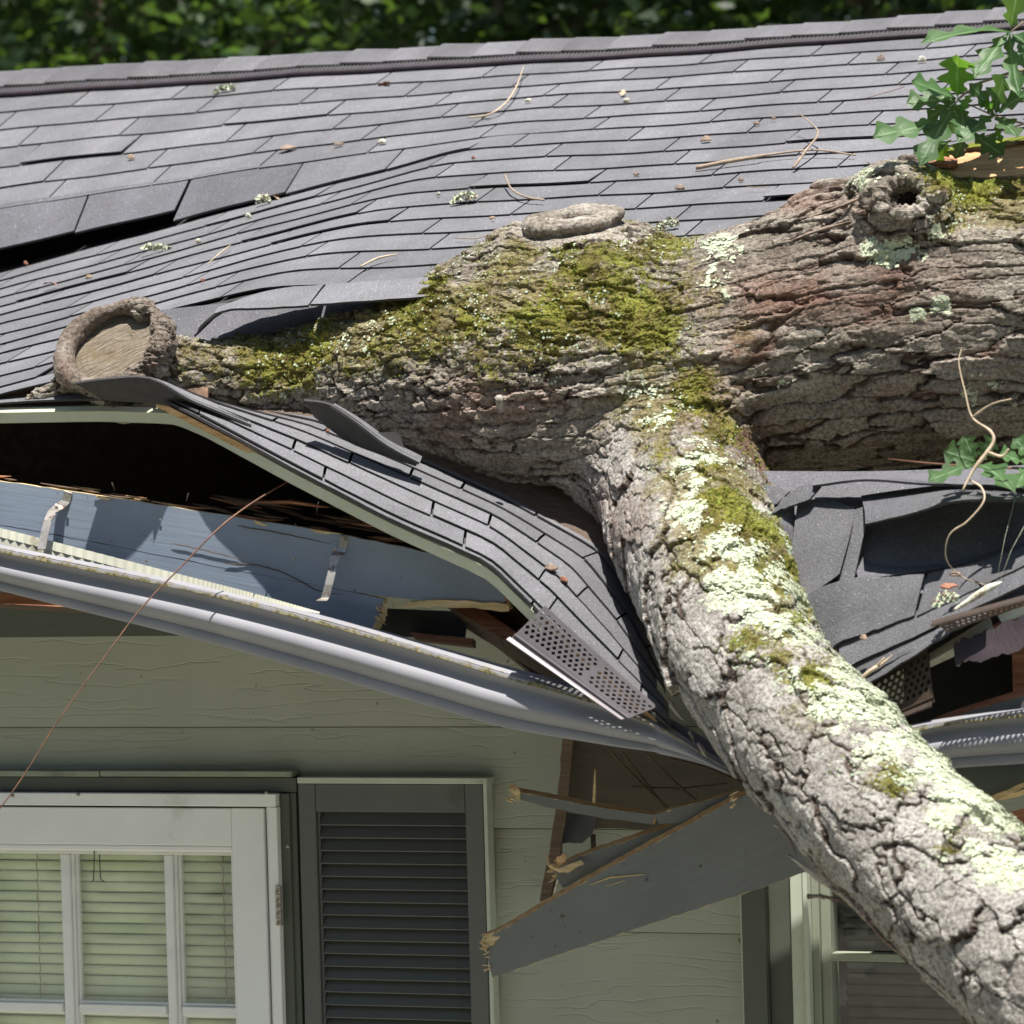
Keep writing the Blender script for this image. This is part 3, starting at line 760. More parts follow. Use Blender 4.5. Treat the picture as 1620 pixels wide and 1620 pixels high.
co_all[act] = co2
org = np.array(wloc(TREE)); me.vertices.foreach_set('co', (co_all - org).ravel())
for nme, arr in (('pid', pid), ('crack', ck), ('moss', moss), ('lichen', lich), ('red', red), ('dark_patch', dark_patch), ('limb', wB), ('film', film)):
    full = np.full(nv_all, .6 if nme in ('pid', 'crack') else 0.); full[act] = arr
    at = me.attributes.new(nme, 'FLOAT', 'POINT'); at.data.foreach_set('value', full.astype(np.float32))
me.materials.clear(); me.materials.append(M['bark']); me.polygons.foreach_set('use_smooth', [False] * len(me.polygons)); me.update()
me.name = 'trunk'; trunk = bpy.data.objects.new('trunk', me); COL.objects.link(trunk); trunk.parent = TREE
print('bark verts', nv)
# cut faces in the wounds
for k, (c, nm, mj, R1, R2, tr, sd) in enumerate(kn):
    mi_ = nm.cross(mj).normalized(); dep = (-.017, -.012, -.034)[k]
    V = [c + nm * dep]; Fc = []; rings = 8; seg = 32
    for r in range(1, rings + 1):
        for i in range(seg):
            a = 2 * math.pi * i / seg
            V.append(c + nm * (dep + .004 * math.sin(3 * a + r) * .5 + random.uniform(-.0015, .0015)) + mj * math.cos(a) * R1 * r / rings + mi_ * math.sin(a) * R2 * r / rings)
    for i in range(seg): Fc.append((0, 1 + i, 1 + (i + 1) % seg))
    for r in range(rings - 1):
        for i in range(seg):
            a = 1 + r * seg; j = (i + 1) % seg; Fc.append((a + i, a + seg + i, a + seg + j, a + j))
    rot = Matrix((mj, mi_, nm)).transposed()
    Vl = [rot.transposed() @ (v - c) for v in V]
    me_ = bpy.data.meshes.new('cut_face'); me_.from_pydata(Vl, [], Fc); me_.materials.append(M['cut_wood'] if k < 2 else M['cavity_shade_wood'])  # knot-hole disc is near-black: the shade of the hole in its colour
    me_.polygons.foreach_set('use_smooth', [True] * len(me_.polygons))
    o = bpy.data.objects.new('cut_face', me_); COL.objects.link(o); o.parent = TREE
    mw = rot.to_4x4(); mw.translation = c - wloc(TREE); o.matrix_local = mw
# moss tufts and lichen crust as real small growth
def growth(name, mask, mat_list, count, size, up_len, spread, seed):
    r = np.random.default_rng(seed)
    prob = np.clip(mask, 0, 1) * (front > -.15) * ((X > -40) & (X < 1700) & (Y_ > 200) & (Y_ < 1680))
    prob = prob / prob.sum(); idx = r.choice(nv, count, p=prob)
    p = co2[idx] + r.normal(0, .0022 if up_len > size else .0007, (count, 3)); n_ = no[idx]
    t = r.normal(0, 1, (count, 3)); t -= (t * n_).sum(1)[:, None] * n_; t /= np.linalg.norm(t, axis=1)[:, None]; b_ = np.cross(n_, t)
    s = size * r.uniform(.5, 1.5, count)[:, None]; hh = up_len * r.uniform(.4, 1.4, count)[:, None]
    dn = n_ + t * r.uniform(-spread, spread, (count, 1)) + b_ * r.uniform(-spread, spread, (count, 1))
    if up_len > size:
        v = np.stack([p - t * s * .5, p + t * s * .5, p + dn * hh], 1); k = 3
    else:
        o_ = n_ * .0015
        v = np.stack([p + o_ - t * s * .6, p - b_ * s * .45 + n_ * hh, p + o_ + t * s * .7, p + b_ * s * .5 + n_ * hh * .6], 1); k = 4
    me = bpy.data.meshes.new(name); me.vertices.add(count * k); me.vertices.foreach_set('co', (v.reshape(-1, 3) - org).ravel())
    me.loops.add(count * k); me.loops.foreach_set('vertex_index', np.arange(count * k, dtype=np.int32))
    me.polygons.add(count); me.polygons.foreach_set('loop_start', np.arange(0, count * k, k, dtype=np.int32))
    mi = r.integers(0, len(mat_list), count).astype(np.int32)
    for mm in mat_list: me.materials.append(M[mm])
    me.polygons.foreach_set('material_index', mi); me.update(calc_edges=True)
    o = bpy.data.objects.new(name, me); COL.objects.link(o); o.parent = TREE; o['kind'] = 'stuff'; return o
mm_ = sstep(.35, .8, moss + 1.6 * fbm(co * 60, 3, 101) ); 
growth('moss', mm_ * sstep(.15, .4, moss), ['moss', 'moss_brown', 'moss', 'moss_brown', 'moss_lime'], 30000, .0030, .0031, 1.5, 1)
growth('lichen_fleck', np.clip(fbm(co * 22, 3, 103) * 4, 0, 1) * sstep(.1, .4, moss), ['lichen_green'], 2500, .0042, .0014, .3, 7)
ll_ = sstep(.42, .75, lich + .9 * fbm(co * 50, 3, 102)) * sstep(.12, .35, lich)
growth('lichen_crust', ll_, ['lichen', 'lichen', 'lichen', 'lichen_green'], 36000, .0050, .0012, .3, 2)
#@@PART3@@
# ------------------------------------------------------------------ torn eave: bent sheets given by their edges in the view
def linres(pts, n):
    pts = [np.array(p, float) for p in pts]; out = []
    for a, b in zip(pts[:-1], pts[1:]): out += [a + (b - a) * k / n for k in range(n)]
    out.append(pts[-1]); q = [out[0]] + [out[i] * .6 + out[i - 1] * .2 + out[i + 1] * .2 for i in range(1, len(out) - 1)] + [out[-1]]
    return q
def sheet(name, rows, mats=('shingle', 'asphalt_core', 'shingle_under'), th=.005, ns=4, nr=2, parent=None, front=None, lin=False, smooth=False, jag=0, uv=False, **kw):
    """rows: list of polylines [(x,y,Y)...] with equal counts; skin between them, thickness behind"""
    R_ = [(linres if lin else catmull)([P(*p) for p in r], ns) for r in rows]
    if len(R_) > 1 and nr > 1:
        cols = list(zip(*R_)); cols = [catmull(c, nr) if len(c) > 2 else [c[0] + (c[1] - c[0]) * k / nr for k in range(nr + 1)] for c in cols]
        R_ = [list(r) for r in zip(*cols)]
    R_ = [[Vector(p) for p in r] for r in R_]
    J, I_ = len(R_), len(R_[0]); V = []; B = []
    for j in range(J):
        for i in range(I_):
            p = R_[j][i]
            a = R_[j][min(i + 1, I_ - 1)] - R_[j][max(i - 1, 0)]; b = R_[min(j + 1, J - 1)][i] - R_[max(j - 1, 0)][i]
            n_ = a.cross(b)
            n_ = n_.normalized() if n_.length > 1e-9 else -FWD
            if n_.dot(CAM - p) < 0: n_ = -n_
            if jag and j in (0, J - 1): p = p + b.normalized() * random.uniform(-jag, jag)
            V.append(p); B.append(p - n_ * th)
    n = len(V); Fc = []; mi = []; ix = lambda i, j: j * I_ + i
    for j in range(J - 1):
        for i in range(I_ - 1):
            q = (ix(i, j), ix(i, j + 1), ix(i + 1, j + 1), ix(i + 1, j)); Fc.append(q); mi.append(0)
            Fc.append(tuple(n + k for k in reversed(q))); mi.append(2)
    for i in range(I_ - 1):
        for j in (0, J - 1): Fc.append((ix(i, j), ix(i + 1, j), n + ix(i + 1, j), n + ix(i, j))); mi.append(1)
    for j in range(J - 1):
        for i in (0, I_ - 1): Fc.append((ix(i, j), ix(i, j + 1), n + ix(i, j + 1), n + ix(i, j))); mi.append(1)
    uvs = None
    if uv:
        uvs = []
        for j in range(J):
            s = 0
            for i in range(I_):
                if i: s += (R_[j][i] - R_[j][i - 1]).length
                uvs.append((s, (R_[j][i] - R_[0][i]).length))
        uvs = uvs + uvs
    return mesh_obj(name, V + B, Fc, list(mats), parent if parent is not None else roof, midx=mi, smooth=smooth, uvs=uvs, **kw)
# folded flap of roof between the trunk and the gutter
FT = [(262, 612, -.40), (345, 640, -.38), (500, 668, -.37), (645, 722, -.36), (800, 792, -.37), (945, 872, -.39), (1012, 965, -.45), (1052, 1085, -.52)]
FB = [(238, 620, -.52), (325, 664, -.53), (465, 738, -.54), (620, 818, -.56), (775, 886, -.58), (850, 958, -.60), (935, 1040, -.62), (1062, 1150, -.65)]
FT = [(x, y, Y + .07) for x, y, Y in FT]; FB = [(x, y, Y - .035 * min(1, (x - 238) / 200)) for x, y, Y in FB]
cT = linres([P(*p) for p in FT], 6); cB = linres([P(*p) for p in FB], 6)
def flap(u, v):
    x = min(max(u, 0), .9999) * (len(cT) - 1); i = int(x); f = x - i
    t = cT[i] + (cT[i + 1] - cT[i]) * f; b = cB[i] + (cB[i + 1] - cB[i]) * f
    p = Vector(t + (b - t) * v); bulge = math.sin(math.pi * min(max(v, 0), 1)) * .018
    return p + Vector((0, -bulge * .4, bulge))
slab('flap_deck', flap, 0.02, .98, -.25, .985, -.012, -.012, 40, 5, roof, ('shingle_under', 'split_wood', 'deck_wood'), th=.014, N_=1, jag=.0)
vb = [-.25, .02, .24, .45, .64, .82, 1.0]
offs = [.02, .12, .05, .17, .09, .14]
for j in range(6):
    u = offs[j] - .22; stp = .205
    while u < 1.0:
        a, b = max(u, .05 if j < 5 else .0), min(u + stp - .004, 1)
        u += stp
        if b - a < .03: continue
        v0_, v1_ = vb[j], vb[j + 1]
        jj = random.uniform(-.012, .012)
        slab('shingle', flap, a, b, v0_ - .03, v1_ + jj, .001, .0055 + random.uniform(0, .003), 9, 2, roof, N_=1, jag=.003, th=.0038)
# the starter strip peeping out beneath the last course
slab('shingle', flap, .0, .70, .93, 1.035, -.004, .001, 30, 1, roof, N_=1, jag=.006)
slab('shingle', flap, .705, 1.0, .93, 1.03, -.004, .001, 16, 1, roof, N_=1, jag=.006)
# curled shingles
sheet('shingle', [[(117, 607, -.60), (170, 600, -.60), (236, 599, -.58), (300, 632, -.53), (390, 668, -.50)],
                  [(168, 634, -.54), (205, 636, -.54), (250, 640, -.53), (310, 652, -.50), (392, 674, -.49)]], ('shingle_under', 'asphalt_core', 'shingle'))
sheet('shingle', [[(236, 596, -.50), (262, 604, -.48), (302, 622, -.46), (345, 640, -.44), (392, 660, -.43)],
                  [(238, 599, -.585), (265, 611, -.56), (302, 632, -.54), (350, 652, -.52), (398, 672, -.51)]])
sheet('shingle', [[(481, 634, -.52), (520, 640, -.51), (560, 664, -.50), (610, 702, -.48), (660, 728, -.46)],
                  [(497, 660, -.47), (525, 682, -.46), (560, 704, -.46), (610, 722, -.46), (658, 738, -.45)]], ('shingle_under', 'asphalt_core', 'shingle'))
sheet('shingle', [[(530, 638, -.46), (570, 662, -.45), (618, 696, -.44), (668, 722, -.43)],
                  [(524, 641, -.512), (562, 666, -.505), (612, 704, -.49), (664, 732, -.47)]])
sheet('shingle', [[(584, 684, -.46), (632, 684, -.44)], [(600, 710, -.46), (642, 716, -.44)]], ('shingle_under', 'asphalt_core', 'shingle'))
# wavy last course above the trunk, lifted off the felt
sheet('shingle', [[(352, 470, -.20), (430, 452, -.19), (505, 446, -.18)], [(312, 531, -.40), (345, 492, -.38), (400, 486, -.36), (488, 482, -.33)]][:1] * 0 or
      [[(345, 486, -.26), (400, 466, -.22), (450, 455, -.2), (512, 450, -.18)], [(306, 531, -.36), (352, 492, -.345), (410, 487, -.33), (487, 483, -.30)]], jag=.002)
sheet('shingle', [[(516, 450, -.18), (600, 444, -.16), (700, 436, -.14)], [(491, 481, -.30), (560, 477, -.28), (680, 468, -.25)]], jag=.002)
sheet('roof_deck', [[(255, 490, -.18), (450, 470, -.16), (600, 460, -.14)], [(262, 560, -.31), (450, 545, -.24), (620, 520, -.2)]], ('shingle_dark', 'deck_wood', 'deck_wood'), th=.012)
# eave edge at the left, bottom course and drip edge
sheet('shingle', [[(-140, 640, -.44), (0, 628, -.44), (90, 622, -.44), (180, 620, -.44)], [(-140, 645, -.475), (0, 637, -.475), (90, 632, -.475), (235, 630, -.475)]], jag=.001)
DE = [(-160, 642, -.465), (0, 642, -.465), (160, 639, -.465), (280, 643, -.475), (330, 664, -.52), (465, 738, -.565), (620, 818, -.59), (775, 888, -.61), (850, 962, -.63), (863, 975, -.635)]
def off(pts, dx, dy, dY): return [(x + dx, y + dy, Y + dY) for x, y, Y in pts]
sheet('drip_edge', [off(DE, 0, 0, .03), off(DE, 0, 3, .0), off(DE, -1, 11, -.012), off(DE, -1, 12, -.008), off(DE, -4, 27, -.006), off(DE, -4, 28, 0)], ('drip_cream',) * 3, th=.0012, nr=1, ns=5, lin=True)
# fascia board pulled off the rafters, its end snapped
fas = empty('broken_fascia_board', P(400, 880, -.5), 'long blue-grey painted fascia board hanging from the eave with a snapped right end', 'fascia board')
fT = [(-160, 740, -.50), (0, 761, -.50), (110, 777, -.50), (330, 811, -.50), (550, 848, -.505), (700, 880, -.51), (802, 905, -.515)]
fM = [(-160, 800, -.50), (0, 830, -.50), (110, 850, -.50), (330, 893, -.50), (550, 935, -.505), (690, 952, -.51), (806, 963, -.515)]
sheet('board', [fT, fM], ('fascia_blue', 'pale_wood', 'brown_wood'), th=.018, ns=8, nr=3, parent=fas, jag=.0012, uv=True)
sheet('board', [[(-160, 800.5, -.4995), (0, 830.5, -.4995), (110, 850.5, -.4995), (330, 893.5, -.4995), (550, 935.5, -.5045), (608, 948, -.507)], [(-160, 900, -.50), (0, 925, -.50), (110, 940, -.50), (330, 970, -.50), (550, 990, -.505), (590, 1000, -.507)]],
      ('fascia_blue', 'pale_wood', 'brown_wood'), th=.018, ns=8, nr=3, parent=fas, jag=.001, uv=True)
sheet('torn_grain', [[(648, 952, -.516), (700, 950, -.52), (806, 957, -.522)], [(632, 962, -.512), (700, 960, -.517), (805, 968, -.518)]], ('pale_wood', 'pale_wood', 'pale_wood'), th=.012, parent=fas, jag=.003, nr=2, ns=8)
sheet('torn_grain', [[(606, 952, -.515), (604, 970, -.516), (596, 985, -.516), (588, 997, -.515)], [(613, 958, -.51), (611, 975, -.51), (602, 992, -.51), (592, 1000, -.51)]], ('pale_wood',) * 3, th=.008, parent=fas, jag=.004, ns=6)
sheet('torn_grain', [[(801, 903, -.52), (800, 925, -.525), (802, 945, -.525), (800, 962, -.52)], [(806, 906, -.515), (809, 926, -.515), (807, 945, -.515), (808, 965, -.515)]], ('pale_wood', 'red_wood', 'red_wood'), th=.008, parent=fas, jag=.004, ns=8)
for pts in ([(375, 832), (420, 839), (470, 849), (535, 863)], [(355, 892), (400, 893), (440, 903), (480, 922), (505, 935), (560, 942), (598, 950)], [(270, 858), (330, 872), (385, 886)], [(560, 866), (600, 874)]):
    c_ = catmull([P(x, y, -.5035) for x, y in pts], 5)
    mb = MB(); mb.tube([Vector(p) + Vector((0, 0, random.uniform(-.001, .001))) for p in c_], [.0004] + [.0011] * (len(c_) - 2) + [.0004], 4); mb.build('crack', 'brown_wood', fas)
for x, y in ((254, 822), (232, 888), (465, 884), (448, 927), (700, 905), (173, 855), (760, 930)):
    c_ = P(x, y, -.5035); mb = MB(); mb.tube([c_, c_ + Vector((0, -.0012, 0))], .0032, 8); mb.build('nail_head', 'steel', fas)
for k in range(9):
    x = 60 + k * 80 + random.uniform(-30, 30); 
    if 'x':
        t = x; yt = np.interp(t, [p[0] for p in fT], [p[1] for p in fT])
        mb = MB(); a = P(t, yt - 1, -.506); b = P(t + random.uniform(20, 55), yt + 6 + random.uniform(-2, 3), -.503)
        mb.add([a, b, lerp(a, b, .6) + Vector((0, 0, -.006)), lerp(a, b, .2) + Vector((0, 0, -.004))], [(0, 1, 2, 3)])
        # bare wood where the paint came away with the shingles
        mb.quadbox([a, lerp(a, b, .2) + Vector((0, 0, -.006)), lerp(a, b, .7) + Vector((0, 0, -.005)), b], (0, .003, 0)); mb.v = mb.v[4:]; mb.f = [[i - 4 for i in f] for f in mb.f[1:]]; mb.m = mb.m[1:]; mb.uv = mb.uv[4:] if len(mb.uv) > 4 else mb.uv
        if k in (1, 4, 5): mb.build('bare_wood', 'pale_wood', fas)
# ribbed soffit strip behind the gutter
mb = MB(); n = 150; V = []; 
rt = catmull([P(x, y, Y) for x, y, Y in ((-150, 800, -.53), (0, 835, -.53), (276, 906, -.53), (400, 938, -.53), (506, 968, -.53))], 38); n = len(rt) - 1
w_ = [np.interp(i / n, [0, .7, 1], [.019, .018, .003]) for i in range(n + 1)]
for i, p in enumerate(rt):
    p = Vector(p); o_ = Vector((0, -.0035 * (i % 2), 0)); V += [p + o_, p + o_ + Vector((0, -.004, -w_[i])), p + Vector((0, -.004, -w_[i] - .0012)), p + Vector((0, -.006, -w_[i] * 2.2))]
Fc = []; 
for i in range(n):
    for j in range(3): Fc.append((i * 4 + j, i * 4 + j + 1, i * 4 + 5 + j, i * 4 + 4 + j))
o = mesh_obj('ribbed_vent_strip', V, Fc, 'ribbed_cream', None, label='thin cream ribbed soffit strip lying between blue fascia board and left gutter', cat='vent strip')
sd_ = o.modifiers.new('s', 'SOLIDIFY'); sd_.thickness = .001

# ------------------------------------------------------------------ gutters
PROF = [(-.118, .004), (-.112, .0), (-.006, 0), (0, -.002), (.001, -.009), (-.006, -.015), (-.015, -.021), (-.019, -.028), (-.017, -.036), (-.011, -.045), (-.005, -.055), (-.002, -.065), (-.004, -.075), (-.011, -.085), (-.020, -.093), (-.026, -.099), (-.024, -.102), (-.022, -.119), (-.025, -.124), (-.118, -.125)]
def gutter(parent, path, name='trough'):
    """path: (x, y_lip, Y_lip, height_px, tilt)"""
    c = catmull([list(P(x, y, Y)) + [h * mpp(P(x, y, Y)) / .125, tl] for x, y, Y, h, tl in path], 10)
    V = []; Fc = []; dirt = []; k = len(PROF)
    for i, q in enumerate(c):
        p = Vector(q[:3]); s = q[3]; tl = q[4]
        for (a, b) in PROF:
            ao = a * (1 if s > .5 else .6); bo = b * s
            y_ = -ao * 1.0; z_ = bo
            yy = y_ * math.cos(tl) + z_ * math.sin(tl); zz = -y_ * math.sin(tl) + z_ * math.cos(tl)
            V.append(p + Vector((0, yy, zz + .0007 * math.sin(i * .35)))); dirt.append(1.0 if -.012 < b < -.004 and a > -.03 else (.62 if b >= -.004 and a > -.03 else (.45 if b < -.115 else .1)))
    # outline only: skip the open top between the back hem and the lip
    for i in range(len(c) - 1):
        for j in range(2, k - 1): Fc.append((i * k + j, i * k + j + 1, (i + 1) * k + j + 1, (i + 1) * k + j))
        Fc.append((i * k + k - 1, i * k + 0, (i + 1) * k + 0, (i + 1) * k + k - 1))
    # rolled hem of the lip, seen as the pale band on top
    b0 = len(V)
    for i, q in enumerate(c):
        p = Vector(q[:3]); V += [p + Vector((0, .0015, 0)), p + Vector((0, .016, .006)), p + Vector((0, .018, -.002))]; dirt += [.75, .1, .3]
    for i in range(len(c) - 1):
        for j in range(2): Fc.append((b0 + i * 3 + j, b0 + i * 3 + 3 + j, b0 + i * 3 + 4 + j, b0 + i * 3 + 1 + j))
    o = mesh_obj(name, V, Fc, 'gutter_paint', parent, smooth=True)
    at = o.data.attributes.new('dirt', 'FLOAT', 'POINT'); at.data.foreach_set('value', dirt)
    sd_ = o.modifiers.new('s', 'SOLIDIFY'); sd_.thickness = .0016; sd_.offset = 0
    es = o.modifiers.new('e', 'EDGE_SPLIT'); es.split_angle = math.radians(50)
    return o
gl = empty('sagging_gutter', P(500, 1000, -.62), 'long lavender-grey gutter sagging down from the left and pinned under the trunk', 'gutter')
gutter(gl, [(-220, 820, -.62, 66, 0), (0, 868, -.62, 70, 0), (276, 924, -.63, 82, .05), (503, 979, -.64, 88, .08), (666, 1026, -.65, 90, .08), (795, 1064, -.66, 88, .05), (938, 1107, -.67, 72, .0), (1029, 1142, -.68, 52, -.1), (1112, 1193, -.69, 22, -.2), (1150, 1215, -.70, 14, -.2)])
def strap(pts, wpx, parent):
    q = [[(x - wpx / 2 * c, y + s, Y) for x, y, Y, c, s in pts], [(x + wpx / 2 * c, y - s, Y) for x, y, Y, c, s in pts]]
    R_ = [[P(*p) for p in r] for r in q]; V = R_[0] + R_[1]; n = len(pts)
    o = mesh_obj('hanger', V, [(i, i + 1, n + i + 1, n + i) for i in range(n - 1)], 'steel', parent)
    s_ = o.modifiers.new('s', 'SOLIDIFY'); s_.thickness = .0022; bevel(o, .0006, 1); return o
h1 = strap([(108, 778, -.503, 1, -2), (104, 793, -.503, 1, -2), (95, 800, -.508, 1.2, -3), (84, 808, -.53, 1.3, 0), (76, 822, -.545, 1, 0), (70, 845, -.56, 1, 0), (65, 869, -.575, 1, 0)], 13, gl)
h2 = strap([(545, 848, -.507, 1, -1), (542, 866, -.507, 1, -1), (537, 873, -.512, 1.4, -2), (531, 878, -.53, 1.4, 0), (527, 895, -.545, 1, 0), (520, 925, -.56, 1, 0), (514, 946, -.565, 1, 0), (508, 950, -.575, 1.4, 0)], 13, gl)
for x, y, h_ in ((106, 786, h1), (90, 803, h1), (543, 854, h2), (530, 869, h2)):
    c_ = P(x, y, -.512 if y < 800 or 848 < y < 860 else -.535); mb = MB(); mb.tube([c_, c_ + Vector((0, -.003, 0))], .0036, 8); o = mb.build('screw', 'steel', h_)
gr = empty('right_gutter', P(1560, 1160, -.62), 'short grey gutter length to the right of the trunk with striped sunlight on it', 'gutter')
gutter(gr, [(1395, 1160, -.64, 60, 0), (1428, 1155, -.64, 68, 0), (1496, 1142, -.635, 76, 0), (1620, 1127, -.63, 82, 0), (1800, 1110, -.62, 84, 0)])

# ------------------------------------------------------------------ perforated vent strips
def vent(label, tl, tr, br, bl_, rows, cols, mat, holes=.62, gap=None, fold=True):
    """corners (x,y,Y): holes fill the top part, a plain grooved lip the rest"""
    a, b, c, d = [P(*p) for p in (tl, tr, br, bl_)]
    nrm_ = (b - a).cross(d - a).normalized()
    if nrm_.dot(CAM - a) < 0: nrm_ = -nrm_
    def S(u, v, o=0): return (a * (1 - u) + b * u) * (1 - v) + (d * (1 - u) + c * u) * v + nrm_ * o
    root = empty('perforated_vent_strip', lerp(a, c, .5), label, 'vent strip')
    mb = MB(); top = .08; hh = holes / rows
    mb.add([S(0, 0), S(1, 0), S(1, top), S(0, top)], [(0, 3, 2, 1)])
    for r in range(rows):
        v0, v1 = top + r * hh, top + (r + 1) * hh; vm = (v0 + v1) / 2
        sh = .5 * (r % 2)
        x = -sh
        while x < cols:
            u0, u1 = max(x / cols, 0), min((x + 1) / cols, 1); x += 1
            if u1 - u0 < .6 / cols or (gap and gap[0] < (u0 + u1) / 2 < gap[1]):
                mb.add([S(u0, v0), S(u1, v0), S(u1, v1), S(u0, v1)], [(0, 3, 2, 1)]); continue
            um = (u0 + u1) / 2; du = (u1 - u0) * .36; dv = hh * .74
            mb.add([S(u0, v0), S(u1, v0), S(u1, v1), S(u0, v1), S(um, vm - hh * .46), S(um + du, vm), S(um, vm + hh * .46), S(um - du, vm)],
                   [(0, 4, 1), (1, 4, 5), (1, 5, 2), (2, 5, 6), (2, 6, 3), (3, 6, 7), (3, 7, 0), (0, 7, 4)])
    v = top + holes
    o = mb.build('perforated_sheet', mat, root); s_ = o.modifiers.new('s', 'SOLIDIFY'); s_.thickness = .0012
    mb = MB(); vs_ = [(v, 0), (.80, .0), (.81, .004), (.835, .004), (.84, .0), (.90, 0), (.905, .012), (.985, .016), (1, .012)]
    for i in range(len(vs_) - 1):
        mb.add([S(0, vs_[i][0], vs_[i][1]), S(1, vs_[i][0], vs_[i][1]), S(1, vs_[i + 1][0], vs_[i + 1][1]), S(0, vs_[i + 1][0], vs_[i + 1][1])], [(0, 3, 2, 1)])
    o = mb.build('folded_lip', mat, root); s_ = o.modifiers.new('s', 'SOLIDIFY'); s_.thickness = .0012
    return root
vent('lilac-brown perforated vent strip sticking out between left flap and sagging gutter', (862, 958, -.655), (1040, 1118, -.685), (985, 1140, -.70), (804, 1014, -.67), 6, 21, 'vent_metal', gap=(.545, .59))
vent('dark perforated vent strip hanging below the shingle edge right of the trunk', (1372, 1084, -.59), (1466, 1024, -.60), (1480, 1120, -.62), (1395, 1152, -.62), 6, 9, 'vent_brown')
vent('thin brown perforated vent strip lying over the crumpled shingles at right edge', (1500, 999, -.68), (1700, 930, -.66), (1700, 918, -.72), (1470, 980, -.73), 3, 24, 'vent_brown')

# ------------------------------------------------------------------ crumpled roof right of the limb
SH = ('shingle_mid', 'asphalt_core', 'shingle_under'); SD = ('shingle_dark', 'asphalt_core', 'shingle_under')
sheet('crushed_deck_and_sun_block', [[(1180, 745, -.30), (1400, 745, -.26), (1640, 735, -.24)], [(1230, 860, -.42), (1400, 850, -.40), (1660, 820, -.36)], [(1270, 960, -.52), (1420, 930, -.48), (1660, 872, -.42)], [(1352, 1080, -.58), (1470, 1005, -.56), (1660, 930, -.5)]],
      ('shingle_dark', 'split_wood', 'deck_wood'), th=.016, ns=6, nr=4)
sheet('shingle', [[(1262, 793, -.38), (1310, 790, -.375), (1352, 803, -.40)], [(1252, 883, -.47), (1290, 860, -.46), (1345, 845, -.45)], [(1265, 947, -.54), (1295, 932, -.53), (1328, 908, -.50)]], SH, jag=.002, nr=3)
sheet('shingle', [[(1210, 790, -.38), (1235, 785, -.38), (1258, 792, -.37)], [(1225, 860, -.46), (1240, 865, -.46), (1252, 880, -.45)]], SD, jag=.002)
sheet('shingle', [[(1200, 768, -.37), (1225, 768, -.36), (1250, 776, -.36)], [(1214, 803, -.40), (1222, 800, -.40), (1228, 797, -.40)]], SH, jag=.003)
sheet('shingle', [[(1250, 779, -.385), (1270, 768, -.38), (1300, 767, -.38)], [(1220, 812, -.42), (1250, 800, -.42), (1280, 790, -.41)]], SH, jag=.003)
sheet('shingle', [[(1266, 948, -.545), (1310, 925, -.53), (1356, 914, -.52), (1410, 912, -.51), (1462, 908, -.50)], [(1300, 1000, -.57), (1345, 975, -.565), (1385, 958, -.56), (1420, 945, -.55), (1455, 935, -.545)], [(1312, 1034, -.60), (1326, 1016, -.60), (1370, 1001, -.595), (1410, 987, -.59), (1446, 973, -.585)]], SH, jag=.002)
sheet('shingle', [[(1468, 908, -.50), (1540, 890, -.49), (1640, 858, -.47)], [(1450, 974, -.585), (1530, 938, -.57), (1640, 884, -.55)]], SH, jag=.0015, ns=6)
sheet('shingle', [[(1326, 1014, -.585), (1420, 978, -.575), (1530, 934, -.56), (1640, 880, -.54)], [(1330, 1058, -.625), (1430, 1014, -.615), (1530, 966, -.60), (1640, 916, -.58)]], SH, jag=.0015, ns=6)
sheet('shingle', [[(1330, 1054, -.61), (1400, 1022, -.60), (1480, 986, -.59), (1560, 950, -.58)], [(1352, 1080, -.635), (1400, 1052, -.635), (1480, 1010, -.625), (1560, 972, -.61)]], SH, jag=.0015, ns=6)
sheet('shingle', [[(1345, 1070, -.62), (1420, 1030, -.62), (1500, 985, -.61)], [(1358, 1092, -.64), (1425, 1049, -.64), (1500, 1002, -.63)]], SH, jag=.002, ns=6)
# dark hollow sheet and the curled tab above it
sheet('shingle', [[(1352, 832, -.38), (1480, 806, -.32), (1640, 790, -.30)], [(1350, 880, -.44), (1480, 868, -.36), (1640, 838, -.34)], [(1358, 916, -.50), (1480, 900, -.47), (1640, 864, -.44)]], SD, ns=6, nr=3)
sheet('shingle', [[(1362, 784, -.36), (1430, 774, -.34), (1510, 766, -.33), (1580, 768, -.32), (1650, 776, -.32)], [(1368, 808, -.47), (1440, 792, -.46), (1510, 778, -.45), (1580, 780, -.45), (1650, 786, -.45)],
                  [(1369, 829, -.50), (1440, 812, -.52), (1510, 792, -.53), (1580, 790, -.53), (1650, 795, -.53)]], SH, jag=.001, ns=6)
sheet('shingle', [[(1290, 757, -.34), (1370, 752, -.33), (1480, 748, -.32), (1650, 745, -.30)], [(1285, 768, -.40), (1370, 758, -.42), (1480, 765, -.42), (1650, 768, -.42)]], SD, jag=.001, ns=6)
sheet('shingle', [[(1345, 808, -.41), (1362, 803, -.41), (1376, 800, -.41)], [(1322, 925, -.50), (1335, 925, -.50), (1349, 925, -.50)]], SH, jag=.001)
